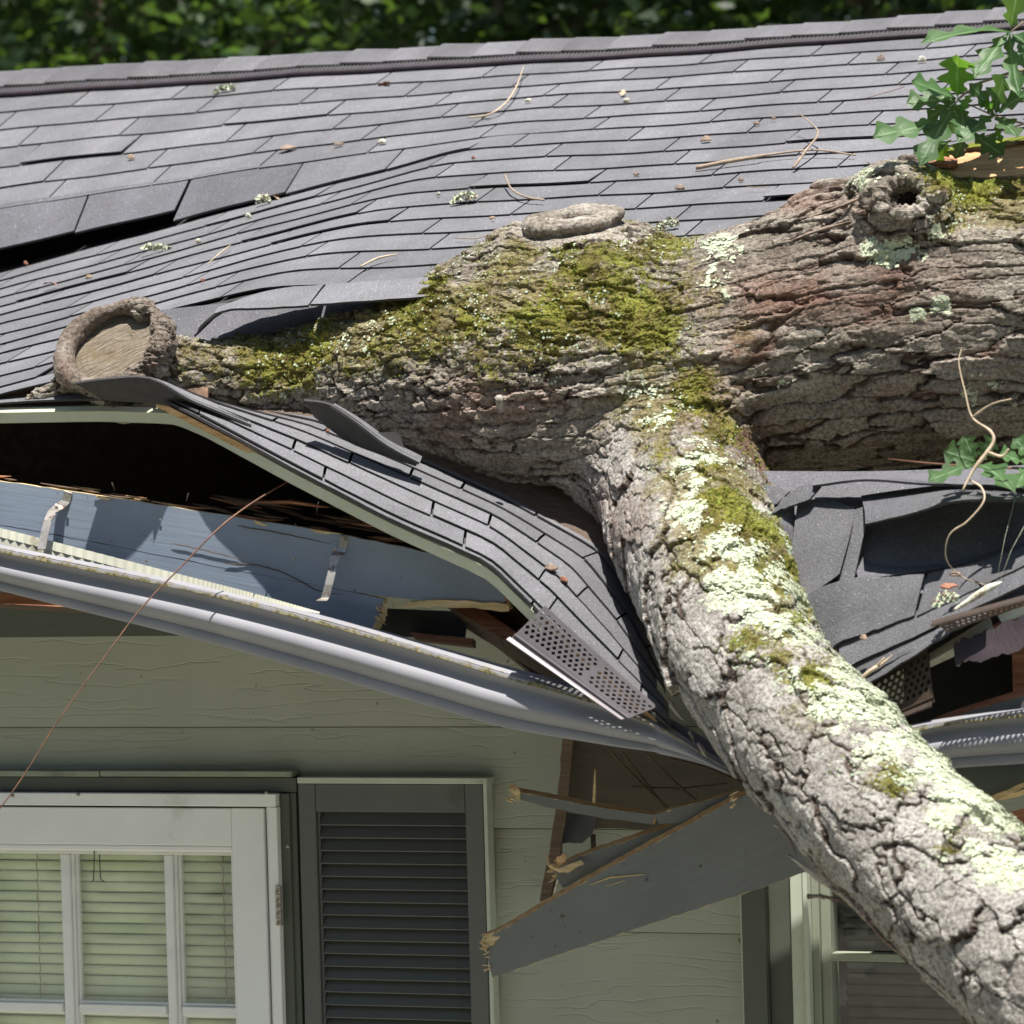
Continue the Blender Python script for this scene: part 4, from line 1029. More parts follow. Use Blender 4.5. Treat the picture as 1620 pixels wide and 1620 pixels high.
# soffit debris under the right edge
sheet('soffit_trim', [[(1470, 1034, -.55), (1565, 976, -.54)], [(1471, 1046, -.57), (1570, 992, -.56)], [(1472, 1056, -.56), (1578, 1007, -.55)]], ('ribbed_cream',) * 3, th=.004, parent=roof)
sheet('soffit_trim', [[(1578, 974, -.56), (1660, 940, -.56)], [(1584, 984, -.57), (1660, 962, -.56)]], ('ribbed_cream',) * 3, th=.004, parent=roof)
sheet('insect_screen', [[(1508, 1018, -.59), (1560, 996, -.58), (1660, 960, -.57)], [(1511, 1052, -.60), (1570, 1040, -.60), (1660, 1010, -.58)]], ('black_metal', 'vent_brown', 'black_metal'), th=.003, jag=.006, ns=10, parent=roof)
sheet('rafter_tail', [[(1570, 990, -.5), (1622, 965, -.5)], [(1580, 1000, -.5), (1660, 975, -.5)]], ('red_wood',) * 3, th=.03, parent=roof)
mb = MB(); mb.box(tuple(P(1603, 1110, -.40)), tuple(P(1640, 1020, -.36))); mb.build('cripple_stud', 'red_wood', wall)
bd = empty('loose_board', P(1600, 1120, -.56), 'grey painted board with raw orange top edge behind the right gutter', 'board')
sheet('board', [[(1440, 1160, -.56), (1520, 1128, -.56), (1700, 1076, -.56)], [(1440, 1200, -.56), (1520, 1180, -.56), (1700, 1150, -.56)]], ('board_grey', 'split_wood', 'brown_wood'), th=.02, parent=bd, uv=True)
sheet('raw_edge', [[(1440, 1154, -.55), (1520, 1120, -.55), (1700, 1066, -.55)], [(1440, 1160, -.562), (1520, 1128, -.562), (1700, 1076, -.562)]], ('red_wood',) * 3, th=.006, parent=bd)
# back walls of the eave cavity, near-black to stand in for its shade
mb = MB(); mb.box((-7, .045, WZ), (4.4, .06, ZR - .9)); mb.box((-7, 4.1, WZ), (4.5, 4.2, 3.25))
mb.build('wall_plate', 'cavity_shade_wood', wall)
sheet('crushed_deck_and_sun_block', [[(225, 512, .10), (600, 490, .16), (1010, 540, .20)], [(240, 545, -.16), (600, 560, -.08), (1010, 600, .02)], [(258, 612, -.34), (645, 724, -.30), (1010, 965, -.39)]], ('brown_wood',) * 3, th=.014, ns=8, nr=3)  # hidden sheet added to keep the sun out of the eave cavity
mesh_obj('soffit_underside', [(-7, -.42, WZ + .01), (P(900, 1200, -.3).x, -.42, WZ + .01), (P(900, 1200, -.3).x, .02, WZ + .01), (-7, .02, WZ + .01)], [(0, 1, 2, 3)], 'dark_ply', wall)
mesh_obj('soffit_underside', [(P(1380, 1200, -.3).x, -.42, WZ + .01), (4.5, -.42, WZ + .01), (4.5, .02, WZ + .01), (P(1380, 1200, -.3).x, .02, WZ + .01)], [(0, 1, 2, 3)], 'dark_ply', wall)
# splinters of torn decking in the left cavity
for k in range(34):
    x = random.uniform(330, 720); yb = np.interp(x, [330, 550, 720], [800, 838, 872]) - random.uniform(2, 22)
    Yk = random.uniform(-.47, -.38); L = random.uniform(60, 170); sl_ = random.uniform(.05, .26)
    a = P(x, yb, Yk); b = P(x + L, yb + L * sl_, Yk - random.uniform(-.03, .03)); mid = lerp(a, b, .5) + Vector((0, 0, random.uniform(-.004, .008)))
    wd = random.uniform(.001, .0035); mb = MB(); mb.tube([a, lerp(a, mid, .6), mid, lerp(mid, b, .7), b], [wd * .3, wd, wd * 1.2, wd, wd * .15], 4)
    mb.build('splinter', random.choice(['red_wood', 'brown_wood', 'brown_wood']), roof)
sheet('splinter', [[(322, 672, -.50), (345, 678, -.50), (400, 700, -.51), (450, 728, -.52)], [(340, 690, -.49), (352, 696, -.49), (395, 716, -.50), (442, 734, -.51)]], ('split_wood', 'split_wood', 'red_wood'), th=.006, jag=.005, ns=6)
sheet('rafter', [[(712, 960, -.44), (760, 962, -.44)], [(960, 1110, -.60), (985, 1112, -.60)]], ('red_wood', 'brown_wood', 'brown_wood'), th=.05, parent=roof, ns=3)
sheet('rafter', [[(700, 950, -.36), (850, 930, -.36)], [(860, 1080, -.5), (960, 1060, -.5)]], ('brown_wood',) * 3, th=.03, parent=roof, ns=3)
sheet('insect_screen', [[(598, 962, -.43), (740, 968, -.43)], [(600, 1006, -.43), (735, 1012, -.43)]], ('mesh_vent',) * 3, th=.004, parent=roof)
sheet('soffit_strip', [[(648, 1000, -.45), (748, 1010, -.45)], [(655, 1010, -.455), (748, 1022, -.455)]], ('red_wood', 'brown_wood', 'brown_wood'), th=.02, parent=roof)
sheet('rafter', [[(-100, 930, -.40), (200, 952, -.40)], [(-100, 950, -.41), (215, 966, -.41)]], ('red_wood', 'brown_wood', 'brown_wood'), th=.03, parent=roof)
sheet('void_shade_sheet', [[(1430, 1040, -.30), (1540, 960, -.30), (1700, 900, -.30)], [(1430, 1200, -.42), (1540, 1180, -.42), (1700, 1120, -.42)]], ('room_dark',) * 3, th=.01)  # added near-black sheet standing in for the shade of the void
# ------------------------------------------------------------------ door, shutter, window (real depth round an opening in the wall)
def wx(px, py=1400, Y=0): return P(px, py, Y).x
def wz(py, px=300, Y=0): return P(px, py, Y).z
def pbox(name, mat, parent, x0, x1, z0, z1, y0, y1, bev=.0015):
    mb = MB(); mb.box((x0, y0, z0), (x1, y1, z1)); o = mb.build(name, mat, parent)
    if bev: bevel(o, bev, 1)
    return o
door = empty('door', (0, 0, 0)); door.parent = house
ZB = .15
dl, dr_ = DOORX
pbox('casing', 'casing_dark', door, dl - .06, dr_ + .036, wz(1250), wz(1227), -.040, -.006)
pbox('casing', 'casing_dark', door, dr_, dr_ + .034, ZB, wz(1250) - .001, -.040, .06)
pbox('casing', 'casing_dark', door, dr_ - .001, dr_ + .020, ZB, wz(1250) - .002, -.048, -.039)
pbox('casing', 'casing_dark', door, dl - .05, dl - .001, ZB, wz(1250) - .001, -.040, .06)
pbox('cap_trim', 'trim_green', door, dl - .07, wx(173, 1222), wz(1226), wz(1217), -.052, -.008, .001)
pbox('cap_trim', 'trim_green', door, wx(175, 1222), dr_ + .030, wz(1225.5), wz(1216.5), -.053, -.008, .001)
ft = wz(1251); 
pbox('frame', 'door_white', door, dl, wx(459), wz(1271), ft, -.066, .02)
pbox('frame', 'door_white', door, wx(446), wx(460), ZB, wz(1271) - .0008, -.066, .02)
pbox('frame', 'door_white', door, wx(440.5), wx(445), ZB, wz(1271) - .001, -.055, .02)
pbox('frame', 'door_white', door, dl, dl + .02, ZB, wz(1271) - .001, -.066, .02)
for x, y in ((124, 1257), (422, 1254), (456, 1339), (20, 1259)):
    c_ = P(x, y, -.066); mb = MB(); mb.tube([c_ + Vector((0, .001, 0)), c_ + Vector((0, -.003, 0)), c_ + Vector((0, -.005, 0))], [.0042, .0042, .002], 10); mb.build('screw', 'metal_rivet', door, smooth=True)
st0, st1 = wx(387), wx(438); rl = dl + .025
pbox('storm_stile', 'door_white', door, st0, st1, ZB, wz(1274), -.062, -.038, .002)
pbox('storm_stile', 'door_white', door, rl, rl + .075, ZB, wz(1274), -.062, -.038, .002)
pbox('storm_rail', 'door_white', door, rl + .0755, st0 - .0004, wz(1333), wz(1274.5), -.062, -.038, .002)
pbox('glazing_bead', 'door_white', door, rl + .0755, st0 - .0004, wz(1343), wz(1334), -.058, -.040, .003)
pbox('glazing_bead', 'door_white', door, st0 - .006, st0 - .0006, ZB, wz(1343.5), -.056, -.040, .002)
mb = MB(); mb.add([(rl + .07, -.046, ZB), (st0, -.046, ZB), (st0, -.046, wz(1340)), (rl + .07, -.046, wz(1340))], [(0, 1, 2, 3)])
mb.build('storm_glass', 'glass', door)
mb = MB(); x_ = wx(443, 1430, -.06); 
for k, (a, b) in enumerate(((1401, 1413), (1414.5, 1428), (1429.5, 1433), (1434.5, 1450), (1451.5, 1463))):
    z0_, z1_ = P(443, b, -.06).z, P(443, a, -.06).z
    mb = MB(); mb.tube([(x_, -.066, z0_), (x_, -.066, z1_)], .0075, 10); mb.build('hinge_knuckle', 'steel', door)
# inner door with its muntin grid
Yi = -.034; IY = Yi
def ix(px, py=1450): return P(px, py, IY).x
def iz(py, px=200): return P(px, py, IY).z
pbox('inner_rail', 'door_white', door, rl, st1, iz(1352), iz(1290), IY, IY + .04)
vx = [(ix(-66), ix(-42)), (ix(98), ix(112)), (ix(262), ix(275)), (ix(388), ix(430))]
for a, b in vx + [(ix(-240), ix(-200))]: pbox('muntin', 'door_white', door, a, b, ZB, iz(1352) - .0005, IY, IY + .03, .002)
for a, b in vx[:3]:
    pbox('muntin_bead', 'door_white', door, b + .0004, b + .007, ZB, iz(1352) - .001, IY + .008, IY + .030, .001); pbox('muntin_bead', 'door_white', door, b + .0074, b + .013, ZB, iz(1352) - .001, IY + .016, IY + .030, .001)
    pbox('muntin_bead', 'door_white', door, a - .006, a - .0004, ZB, iz(1352) - .001, IY + .012, IY + .030, .001)
xs = [ix(-200), vx[0][0], vx[0][1], vx[1][0], vx[1][1], vx[2][0], vx[2][1], vx[3][0]]
zrow = [(iz(1604), iz(1590)), (iz(1856), iz(1842))]
for (z0_, z1_) in zrow:
    for i in range(0, 8, 2):
        a, b = xs[i] + .0135, xs[i + 1] - .0065
        pbox('muntin', 'door_white', door, a, b, z0_, z1_, IY, IY + .03, .002)
        pbox('muntin_bead', 'door_white', door, a, b, z1_ + .0004, z1_ + .006, IY + .010, IY + .030, .001)
        pbox('muntin_bead', 'door_white', door, a, b, z0_ - .006, z0_ - .0004, IY + .012, IY + .030, .001)
for i in range(0, 8, 2):
    a, b = xs[i] + .013, xs[i + 1] - .006
    for (z1_, z0_) in ((iz(1352), zrow[0][1]), (zrow[0][0], zrow[1][1])):
        mb = MB(); mb.add([(a, IY + .024, z0_ + .006), (b, IY + .024, z0_ + .006), (b, IY + .024, z1_ - .002), (a, IY + .024, z1_ - .002)], [(0, 1, 2, 3)]); mb.build('pane', 'glass', door)
# blinds: slats share one mesh
proto = None; z = iz(1350)
k = 0
while z > iz(1720):
    if proto is None:
        V = []; n = 6
        for xx in (rl + .02, ix(384)):
            for j in range(n): t = j / (n - 1); V.append((xx, .014 + .006 * t - .004 * math.sin(math.pi * t), z - .0262 * t))
        proto = mesh_obj('blind_slat', V, [(j, j + 1, n + j + 1, n + j) for j in range(n - 1)], 'blind', door, smooth=True)
        s_ = proto.modifiers.new('s', 'SOLIDIFY'); s_.thickness = .0008
        o = proto; z00 = o.location.z
    else:
        o = proto.copy(); COL.objects.link(o); o.parent = door
    o.location.z = z00 - k * .0235; o.rotation_euler = (random.uniform(-.05, .05), random.uniform(-.003, .003), 0)
    k += 1; z -= .0235
for x in (58, 352):
    mb = MB(); p0 = P(x, 1352, .006); pts = [p0 + Vector((.002 * math.sin(i * 2.1), 0, -i * .0118)) for i in range(32)]; mb.tube(pts, .0011, 4); mb.build('blind_cord', 'twig_grey', door)
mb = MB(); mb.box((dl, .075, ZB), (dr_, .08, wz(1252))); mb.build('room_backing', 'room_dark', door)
def wire(pts, r, name, mat, parent, n=5, smooth=True, **kw):
    mb = MB(); mb.tube(pts, r, n); return mb.build(name, mat, parent, smooth=smooth, **kw)
wire([P(149, 1345, -.04), P(149, 1370, -.03), P(148, 1392, -.03), P(145, 1396, -.032)], .0013, 'wire_hook', 'black_metal', door)
wire([P(157, 1345, -.03), P(158, 1370, -.03), P(159, 1390, -.03), P(165, 1395, -.032)], .0013, 'wire_hook', 'black_metal', door)
sp_ = [P(384, 1440, -.03), P(384, 1470, -.03), P(384, 1484, -.03)]
pc = P(383, 1486, -.03)
for i in range(14 * 10): a = i / 10 * 2 * math.pi; sp_.append(pc + Vector((.004 * math.cos(a), .004 * math.sin(a), -i * .00070)))
sp_ += [P(384, 1563, -.03), P(380, 1567, -.03), P(377, 1564, -.03)]
wire(sp_, .0009, 'door_spring', 'black_metal', door, 4)
# louvred shutter
shu = empty('shutter', (0, 0, 0)); shu.parent = house
s0, s1 = wx(488.5), wx(780); zt_ = wz(1237, 630)
i0, i1 = wx(519), wx(751)
pbox('stile', 'shutter_paint', shu, s0, i0 - .006, ZB + .3, zt_, -.045, -.010, .002); pbox('stile', 'shutter_paint', shu, i1, s1, ZB + .3, zt_, -.045, -.010, .002)
pbox('top_rail', 'shutter_paint', shu, i0 - .0055, i1 - .0005, wz(1282, 630), zt_, -.0445, -.010, .002)
pbox('inner_bead', 'shutter_paint', shu, i0 - .0055, i0, ZB + .3, wz(1282, 630) - .0005, -.036, -.012, .001)
pbox('back_panel', 'shutter_paint', shu, i0, i1, ZB + .3, wz(1282, 630), -.0135, -.0115, 0)
pit = 20.4 * mpp(P(630, 1400, 0)); proto = None; z = wz(1283, 630)
for k in range(30):
    if proto is None:
        mb = MB(); q = [(i0 + .0003, -.018, z), (i0 + .0003, -.040, z - pit * .98), (i0 + .0003, -.034, z - pit * 1.06), (i0 + .0003, -.0145, z - .006)]
        mb.quadbox(q, (i1 - i0 - .0006, 0, 0)); proto = mb.build('louvre', 'shutter_paint', shu); bevel(proto, .0012, 1); z00 = proto.location.z; o = proto
    else: o = proto.copy(); COL.objects.link(o); o.parent = shu
    o.location.z = z00 - k * pit
pbox('cap_trim', 'trim_cream', shu, wx(485, 1232), wx(784.5, 1232), wz(1236.5, 630), wz(1227, 630), -.052, -.012, .001)
pbox('side_trim', 'trim_cream', shu, s1 + .0015, s1 + .010, wz(1530, 790), wz(1237.2, 780), -.048, -.012, .001)
pbox('side_trim', 'trim_cream', shu, s1 + .0025, s1 + .012, ZB, wz(1530.5, 790), -.047, -.012, .001)
# right window
win = empty('window', (0, 0, 0)); win.parent = house
wt = WINT
def bx2(n_, m_, a, b, z0, z1, y0, y1): return pbox(n_, m_, win, wx(a, 1500), wx(b, 1500), z0, z1, y0, y1)
bx2('edge_trim', 'trim_cream', 1180, 1184, ZB, wt, -.035, -.010)
bx2('casing', 'casing_dark', 1184.5, 1221, ZB, wt, -.045, .05)
bx2('casing', 'casing_dark', 1221.5, 1259, ZB, wt, -.020, .05)
bx2('frame', 'trim_cream', 1259.5, 1280, ZB, wt, -.034, .05); bx2('frame', 'trim_cream', 1280.5, 1288, ZB, wt, -.042, .05)
bx2('frame', 'trim_green', 1288.5, 1300, ZB, wt, -.016, .05); bx2('sash', 'trim_green', 1300.5, 1316, ZB, wt, -.006, .05)
zr = P(1400, 1516, -.006).z
bx2('sash', 'trim_green', 1316.5, 1900, zr - .008, zr + .009, -.006, .03)
mb = MB(); mb.add([(wx(1316, 1500), .02, ZB), (WINX[1], .02, ZB), (WINX[1], .02, wt), (wx(1316, 1500), .02, wt)], [(0, 1, 2, 3)]); mb.build('pane', 'glass', win)
proto = None
for k in range(26):
    if proto is None:
        zz = wt - .02; V = []; n = 4
        for xx in (wx(1330, 1500), WINX[1]):
            for j in range(n): t = j / (n - 1); V.append((xx, .045 + .006 * t - .003 * math.sin(math.pi * t), zz - .026 * t))
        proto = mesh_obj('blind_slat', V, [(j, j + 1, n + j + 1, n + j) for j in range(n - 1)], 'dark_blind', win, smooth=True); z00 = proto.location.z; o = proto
    else: o = proto.copy(); COL.objects.link(o); o.parent = win
    o.location.z = z00 - k * .0235
mb = MB(); mb.box((WINX[0], .06, ZB), (WINX[1], .065, wt)); mb.build('room_backing', 'room_dark', win)

# ------------------------------------------------------------------ torn soffit and broken boards
sp = empty('hanging_soffit_panel', P(1000, 1250, -.2), 'dark weathered soffit sheet hanging torn beneath the left gutter near the trunk', 'panel')
sheet('sheet', [[(897, 1150, -.34), (1000, 1160, -.34), (1210, 1200, -.34)], [(893, 1240, -.18), (1000, 1250, -.18), (1200, 1280, -.18)], [(880, 1312, -.06), (990, 1312, -.06), (1180, 1330, -.06)]], ('dark_ply',) * 3, th=.008, parent=sp, jag=.004)
sheet('batten', [[(890, 1160, -.36), (884, 1240, -.26), (872, 1330, -.12), (853, 1425, -.05)], [(908, 1164, -.36), (901, 1240, -.26), (889, 1330, -.12), (870, 1428, -.05)]], ('brown_wood',) * 3, th=.02, parent=sp, jag=.002)
sheet('insect_screen', [[(888, 1288, -.10), (915, 1289, -.10), (946, 1290, -.10)], [(888, 1336, -.08), (915, 1334, -.08), (936, 1324, -.08)]], ('mesh_vent',) * 3, th=.002, parent=sp, jag=.004)
wire([P(888, 1345, -.06), P(884, 1380, -.06), P(876, 1420, -.06)], .004, 'metal_flashing', 'steel', sp)
wire([P(938, 1320, -.02), P(939, 1345, -.02), P(941, 1375, -.02)], .006, 'dark_gap_strip', 'brown_wood', sp)
for pts in ([(955, 1178, -.40), (1010, 1235, -.33), (1075, 1295, -.3)], [(1020, 1190, -.42), (1070, 1240, -.36), (1130, 1290, -.3)], [(1000, 1245, -.3), (1075, 1248, -.32), (1150, 1240, -.33)], [(1060, 1200, -.38), (1120, 1215, -.38), (1180, 1240, -.35)], [(985, 1190, -.36), (1040, 1262, -.3), (1060, 1290, -.28)]):
    wire([P(*p) for p in pts], [.002, .003, .002], 'lath', 'brown_wood', sp, 4, False)
def board(label, top, bot, name='snapped_board', th=.018, raw=None, tj=.0012, extra=None):
    r = empty(name, P(*top[len(top) // 2]), label, 'board')
    sheet('plank', [top, bot], ('board_grey', 'pale_wood', 'brown_wood'), th=th, ns=6, nr=3, parent=r, jag=tj, uv=True)
    if raw:
        t2 = [(x, y - raw, Y + .014) for x, y, Y in top]
        sheet('raw_edge', [t2, [(x, y, Y + .0005) for x, y, Y in top]], ('split_wood', 'pale_wood', 'pale_wood'), th=.004, ns=8, nr=2, parent=r, jag=.0016)
    return r
b1 = board('thin snapped grey batten jutting left under the gutter with one upright splinter', [(808, 1250, -.42), (870, 1262, -.42), (940, 1276, -.42), (1036, 1290, -.42)], [(813, 1262, -.42), (870, 1278, -.42), (940, 1292, -.42), (1032, 1304, -.42)], raw=7)
wire([P(940, 1270, -.41), P(941, 1240, -.41), P(941.5, 1217, -.41)], [.0040, .0030, .0007], 'upright_splinter', 'pale_wood', b1, 4, False)
sheet('frayed_end', [[(804, 1245, -.425), (812, 1247, -.425), (822, 1250, -.425)], [(810, 1258, -.425), (814, 1262, -.425), (822, 1266, -.425)]], ('pale_wood',) * 3, th=.006, parent=b1, jag=.004)
b2 = board('short split grey board with curled pale end wedged above the widest broken board', [(872, 1376, -.36), (925, 1352, -.37), (988, 1331, -.38), (1076, 1300, -.39), (1154, 1268, -.40)], [(890, 1404, -.36), (935, 1388, -.37), (1000, 1360, -.38), (1080, 1330, -.39), (1158, 1300, -.40)], raw=6)
sheet('curled_splinter', [[(866, 1352, -.37), (870, 1366, -.39), (884, 1374, -.40), (920, 1362, -.39)], [(871, 1362, -.37), (876, 1374, -.39), (890, 1381, -.40), (925, 1368, -.39)]], ('pale_wood',) * 3, th=.006, parent=b2, jag=.003)
sheet('curled_splinter', [[(874, 1364, -.38), (884, 1354, -.40), (895, 1351, -.40)], [(882, 1374, -.38), (890, 1366, -.40), (897, 1358, -.40)]], ('split_wood',) * 3, th=.005, parent=b2, jag=.002)
b4 = board('narrow grey sliver of board lying against the limb above the broken boards', [(1034, 1290, -.43), (1070, 1278, -.43), (1110, 1268, -.43), (1165, 1252, -.43)], [(1044, 1304, -.43), (1080, 1300, -.43), (1120, 1290, -.43), (1170, 1272, -.43)], raw=4)
b3 = board('widest broken grey fascia board slanting up from shutter to limb with raw orange edge', [(764, 1486, -.36), (806, 1465, -.37), (870, 1427, -.39), (933, 1390, -.41), (1005, 1350, -.43), (1076, 1312, -.45), (1165, 1264, -.48), (1280, 1215, -.50)],
           [(779, 1547, -.36), (820, 1532, -.37), (880, 1512, -.39), (950, 1488, -.41), (1020, 1464, -.43), (1090, 1442, -.45), (1181, 1412, -.48), (1300, 1370, -.50)], th=.02, raw=8)
sheet('bare_patch', [[(763, 1483, -.362), (782, 1474, -.363), (797, 1468, -.364)], [(763, 1500, -.364), (778, 1495, -.365), (790, 1482, -.366)]], ('pale_wood',) * 3, th=.004, parent=b3, jag=.003)
for x, y in ((1022, 1392), (1108, 1370), (1202, 1338), (888, 1450)):
    Yb = np.interp(x, [764, 933, 1076, 1280], [-.36, -.41, -.45, -.50]); c_ = P(x, y, Yb - .001); mb = MB(); mb.tube([c_, c_ + Vector((0, -.0012, 0))], .0032, 8); mb.build('nail_head', 'casing_dark', b3)
for pts in ([(933, 1400), (965, 1388), (1020, 1383)], [(1120, 1290), (1150, 1282), (1175, 1264)], [(960, 1402), (990, 1392)], [(885, 1444), (890, 1452)]):
    Yb = lambda x: np.interp(x, [764, 933, 1076, 1280], [-.36, -.41, -.45, -.50]) - .001
    wire([P(x, y, Yb(x)) for x, y in pts], [.0006] + [.0018] * (len(pts) - 2) + [.0008], 'gouge', 'pale_wood', b3, 4, False)
b5 = empty('splintered_soffit_board', P(1580, 1240, -.4), 'olive grey soffit board with pale splintered edge below the right gutter', 'board')
sheet('plank', [[(1480, 1205, -.36), (1560, 1205, -.36), (1660, 1200, -.36)], [(1530, 1268, -.42), (1590, 1258, -.42), (1660, 1236, -.42)]], ('trim_green', 'pale_wood', 'brown_wood'), th=.014, parent=b5, jag=.003, uv=True)
sheet('torn_grain', [[(1530, 1268, -.43), (1580, 1256, -.43), (1640, 1226, -.43)], [(1540, 1274, -.43), (1590, 1262, -.43), (1650, 1232, -.43)]], ('pale_wood',) * 3, th=.008, parent=b5, jag=.004)
sheet('plank', [[(1560, 1296, -.30), (1660, 1268, -.30)], [(1570, 1310, -.30), (1660, 1300, -.30)]], ('red_wood', 'pale_wood', 'brown_wood'), th=.02, parent=b5, jag=.002, uv=True)

# ------------------------------------------------------------------ bark strips and split wood on the tree
def strip(pts, wpx, mat, name='bark_strip', Yo=0):
    t = [(x, y - wpx / 2, Y) for x, y, Y in pts]; b = [(x, y + wpx / 2, Y - .004) for x, y, Y in pts]
    t[0] = (pts[0][0], pts[0][1] - 1, pts[0][2]); b[0] = (pts[0][0], pts[0][1] + 1, pts[0][2]); t[-1] = (pts[-1][0], pts[-1][1] - 1, pts[-1][2]); b[-1] = (pts[-1][0], pts[-1][1] + 1, pts[-1][2])
    return sheet(name, [t, [(x, y, Y - .006) for x, y, Y in pts], b], (mat,) * 3, th=.006, parent=TREE, jag=.0025, ns=8, nr=2)
simple('bark_loose', (.22, .17, .135), .9, .4, 50, .002, stretch=(1, 4, 4), dirt=(12, (.08, .05, .035), .5, .62))
simple('bark_grey', (.36, .33, .29), .9, .3, 60, .002, dirt=(14, (.10, .06, .04), .55, .66))
for pts, wpx, mt in (([(1245, 1352, -.93), (1285, 1380, -.95), (1330, 1412, -.97), (1385, 1462, -.98)], 15, 'bark_grey'), ([(1320, 1410, -.95), (1365, 1450, -.96), (1405, 1492, -.97), (1440, 1522, -.98)], 10, 'bark_loose'),
                     ([(1276, 1418, -.93), (1300, 1418, -.95), (1326, 1424, -.96)], 7, 'bark_loose'), ([(1456, 1545, -1.02), (1490, 1572, -1.03), (1530, 1610, -1.04)], 8, 'bark_grey'),
                     ([(545, 497, -.13), (590, 480, -.13), (640, 458, -.12), (700, 440, -.10)], 7, 'bark_loose'), ([(520, 515, -.20), (570, 496, -.19), (620, 478, -.17), (660, 466, -.16)], 9, 'bark_loose'),
                     ([(560, 528, -.24), (610, 505, -.22), (680, 478, -.2)], 7, 'bark_loose'), ([(640, 452, -.08), (700, 430, -.08), (760, 405, -.06)], 5, 'bark_grey'),
                     ([(1190, 352, -.05), (1250, 330, -.05), (1310, 308, -.05), (1368, 284, -.06)], 9, 'bark_grey'), ([(1215, 372, -.16), (1270, 348, -.17), (1340, 322, -.18)], 8, 'bark_loose'),
                     ([(1300, 336, -.2), (1350, 318, -.21), (1382, 300, -.22)], 7, 'bark_loose'), ([(1240, 385, -.2), (1290, 366, -.21), (1345, 350, -.22)], 6, 'bark_loose'),
                     ([(1308, 312, -.04), (1340, 300, -.04), (1368, 293, -.04)], 8, 'red_wood')):
    strip(pts, wpx, mt)
sheet('split_wood', [[(1440, 252, -.02), (1490, 240, -.02), (1550, 229, -.02), (1700, 212, -.02)], [(1446, 268, -.10), (1490, 276, -.12), (1550, 280, -.12), (1700, 270, -.12)]], ('split_wood', 'bark_loose', 'bark_loose'), th=.02, parent=TREE, jag=.002, ns=10)
sheet('split_bark_edge', [[(1444, 250, .0), (1490, 237, .0), (1550, 224, .0), (1700, 205, .0)], [(1442, 255, -.045), (1490, 243, -.045), (1550, 231, -.045), (1700, 214, -.045)]], ('moss', 'bark_loose', 'bark_loose'), th=.006, parent=TREE, jag=.004, ns=16)
sheet('splinter', [[(1446, 256, -.05), (1480, 248, -.06), (1515, 250, -.06)], [(1450, 264, -.10), (1485, 258, -.11), (1515, 258, -.11)]], ('red_wood',) * 3, th=.01, parent=TREE, jag=.005, ns=6)
wire([P(792, 650, -.40), P(790, 634, -.42), P(789, 627, -.425)], [.007, .008, .0075], 'broken_twig_stub', 'bark_grey', TREE, 8)

# ------------------------------------------------------------------ oak leaves
def leaf_mesh(L, W, lobes=3, curl=.2, seed=0):
    r = random.Random(seed); N_ = 18; V = []; Fc = []
    for i in range(N_ + 1):
        t = i / N_
        env = math.sin(math.pi * min(1, t * .93 + .03)) ** .75 * (.55 + .55 * t) * (1 if t < .9 else max(.0, (1 - t) / .1) ** .5)
        lob = .36 + .64 * (.5 + .5 * math.cos(2 * math.pi * (t * (lobes + .2) - .55)))
        if t < .12: env *= t / .12; lob = .4
        wl = W / 2 * env * lob * r.uniform(.9, 1.1) + .001
        z = -curl * L * t * t
        fold = .22
        for s, k in ((-1, 1.), (-1, .5), (0, 0), (1, .5), (1, 1.)):
            sh = .10 * L * abs(k) * (1 if k == 1. else .5) * lob
            V.append((s * k * wl, t * L + (sh if 0 < i < N_ else 0) * .6, z + fold * k * wl + .04 * W * math.sin(7 * t + s) * k))
    for i in range(N_):
        for j in range(4): a = i * 5 + j; Fc.append((a, a + 1, a + 6, a + 5))
    return V, Fc
def leaf(base, tip, w_px, mat, parent, seed, roll=0, curl=.18, name='leaf'):
    a, b = P(*base), P(*tip); d = b - a; L = d.length; W = w_px * mpp(a) * 1.25
    L *= .98; W *= 1.02; V, Fc = leaf_mesh(L, W, 3, curl, seed)
    y = d.normalized(); vw = (CAM - a).normalized(); vw = (vw * .8 + Vector((0, -.1, .6))).normalized()
    z = (vw - y * vw.dot(y)).normalized(); z = Matrix.Rotation(roll, 3, y) @ z; x = y.cross(z)
    rot = Matrix((x, y, z)).transposed()
    o = mesh_obj(name, [a + rot @ Vector(v) for v in V], Fc, mat, parent, smooth=True)
    at = o.data.attributes.new('vein', 'FLOAT', 'POINT'); at.data.foreach_set('value', [1.0 if k % 5 == 2 else 0.0 for k in range(len(V))])
    return o
br = empty('branch', P(1600, 120, -.05)); br.parent = TREE; br.location = P(1600, 120, -.05) - wloc(TREE)
for pts, r_ in (([(1720, 85, -.02), (1640, 105, -.05), (1590, 118, -.08), (1550, 131, -.1), (1514, 157, -.12)], [.005, .004, .0035, .003, .0015]), ([(1700, 212, -.02), (1620, 196, -.06), (1572, 183, -.1), (1514, 157, -.12)], [.003, .0025, .002, .0012]),
                ([(1720, -40, .0), (1640, 20, -.04), (1598, 51, -.08)], [.004, .003, .0015]), ([(1620, 196, -.06), (1560, 215, -.08), (1500, 225, -.1)], [.002, .0015, .001])):
    wire([P(*p) for p in pts], r_, 'twig', 'twig_grey', br)
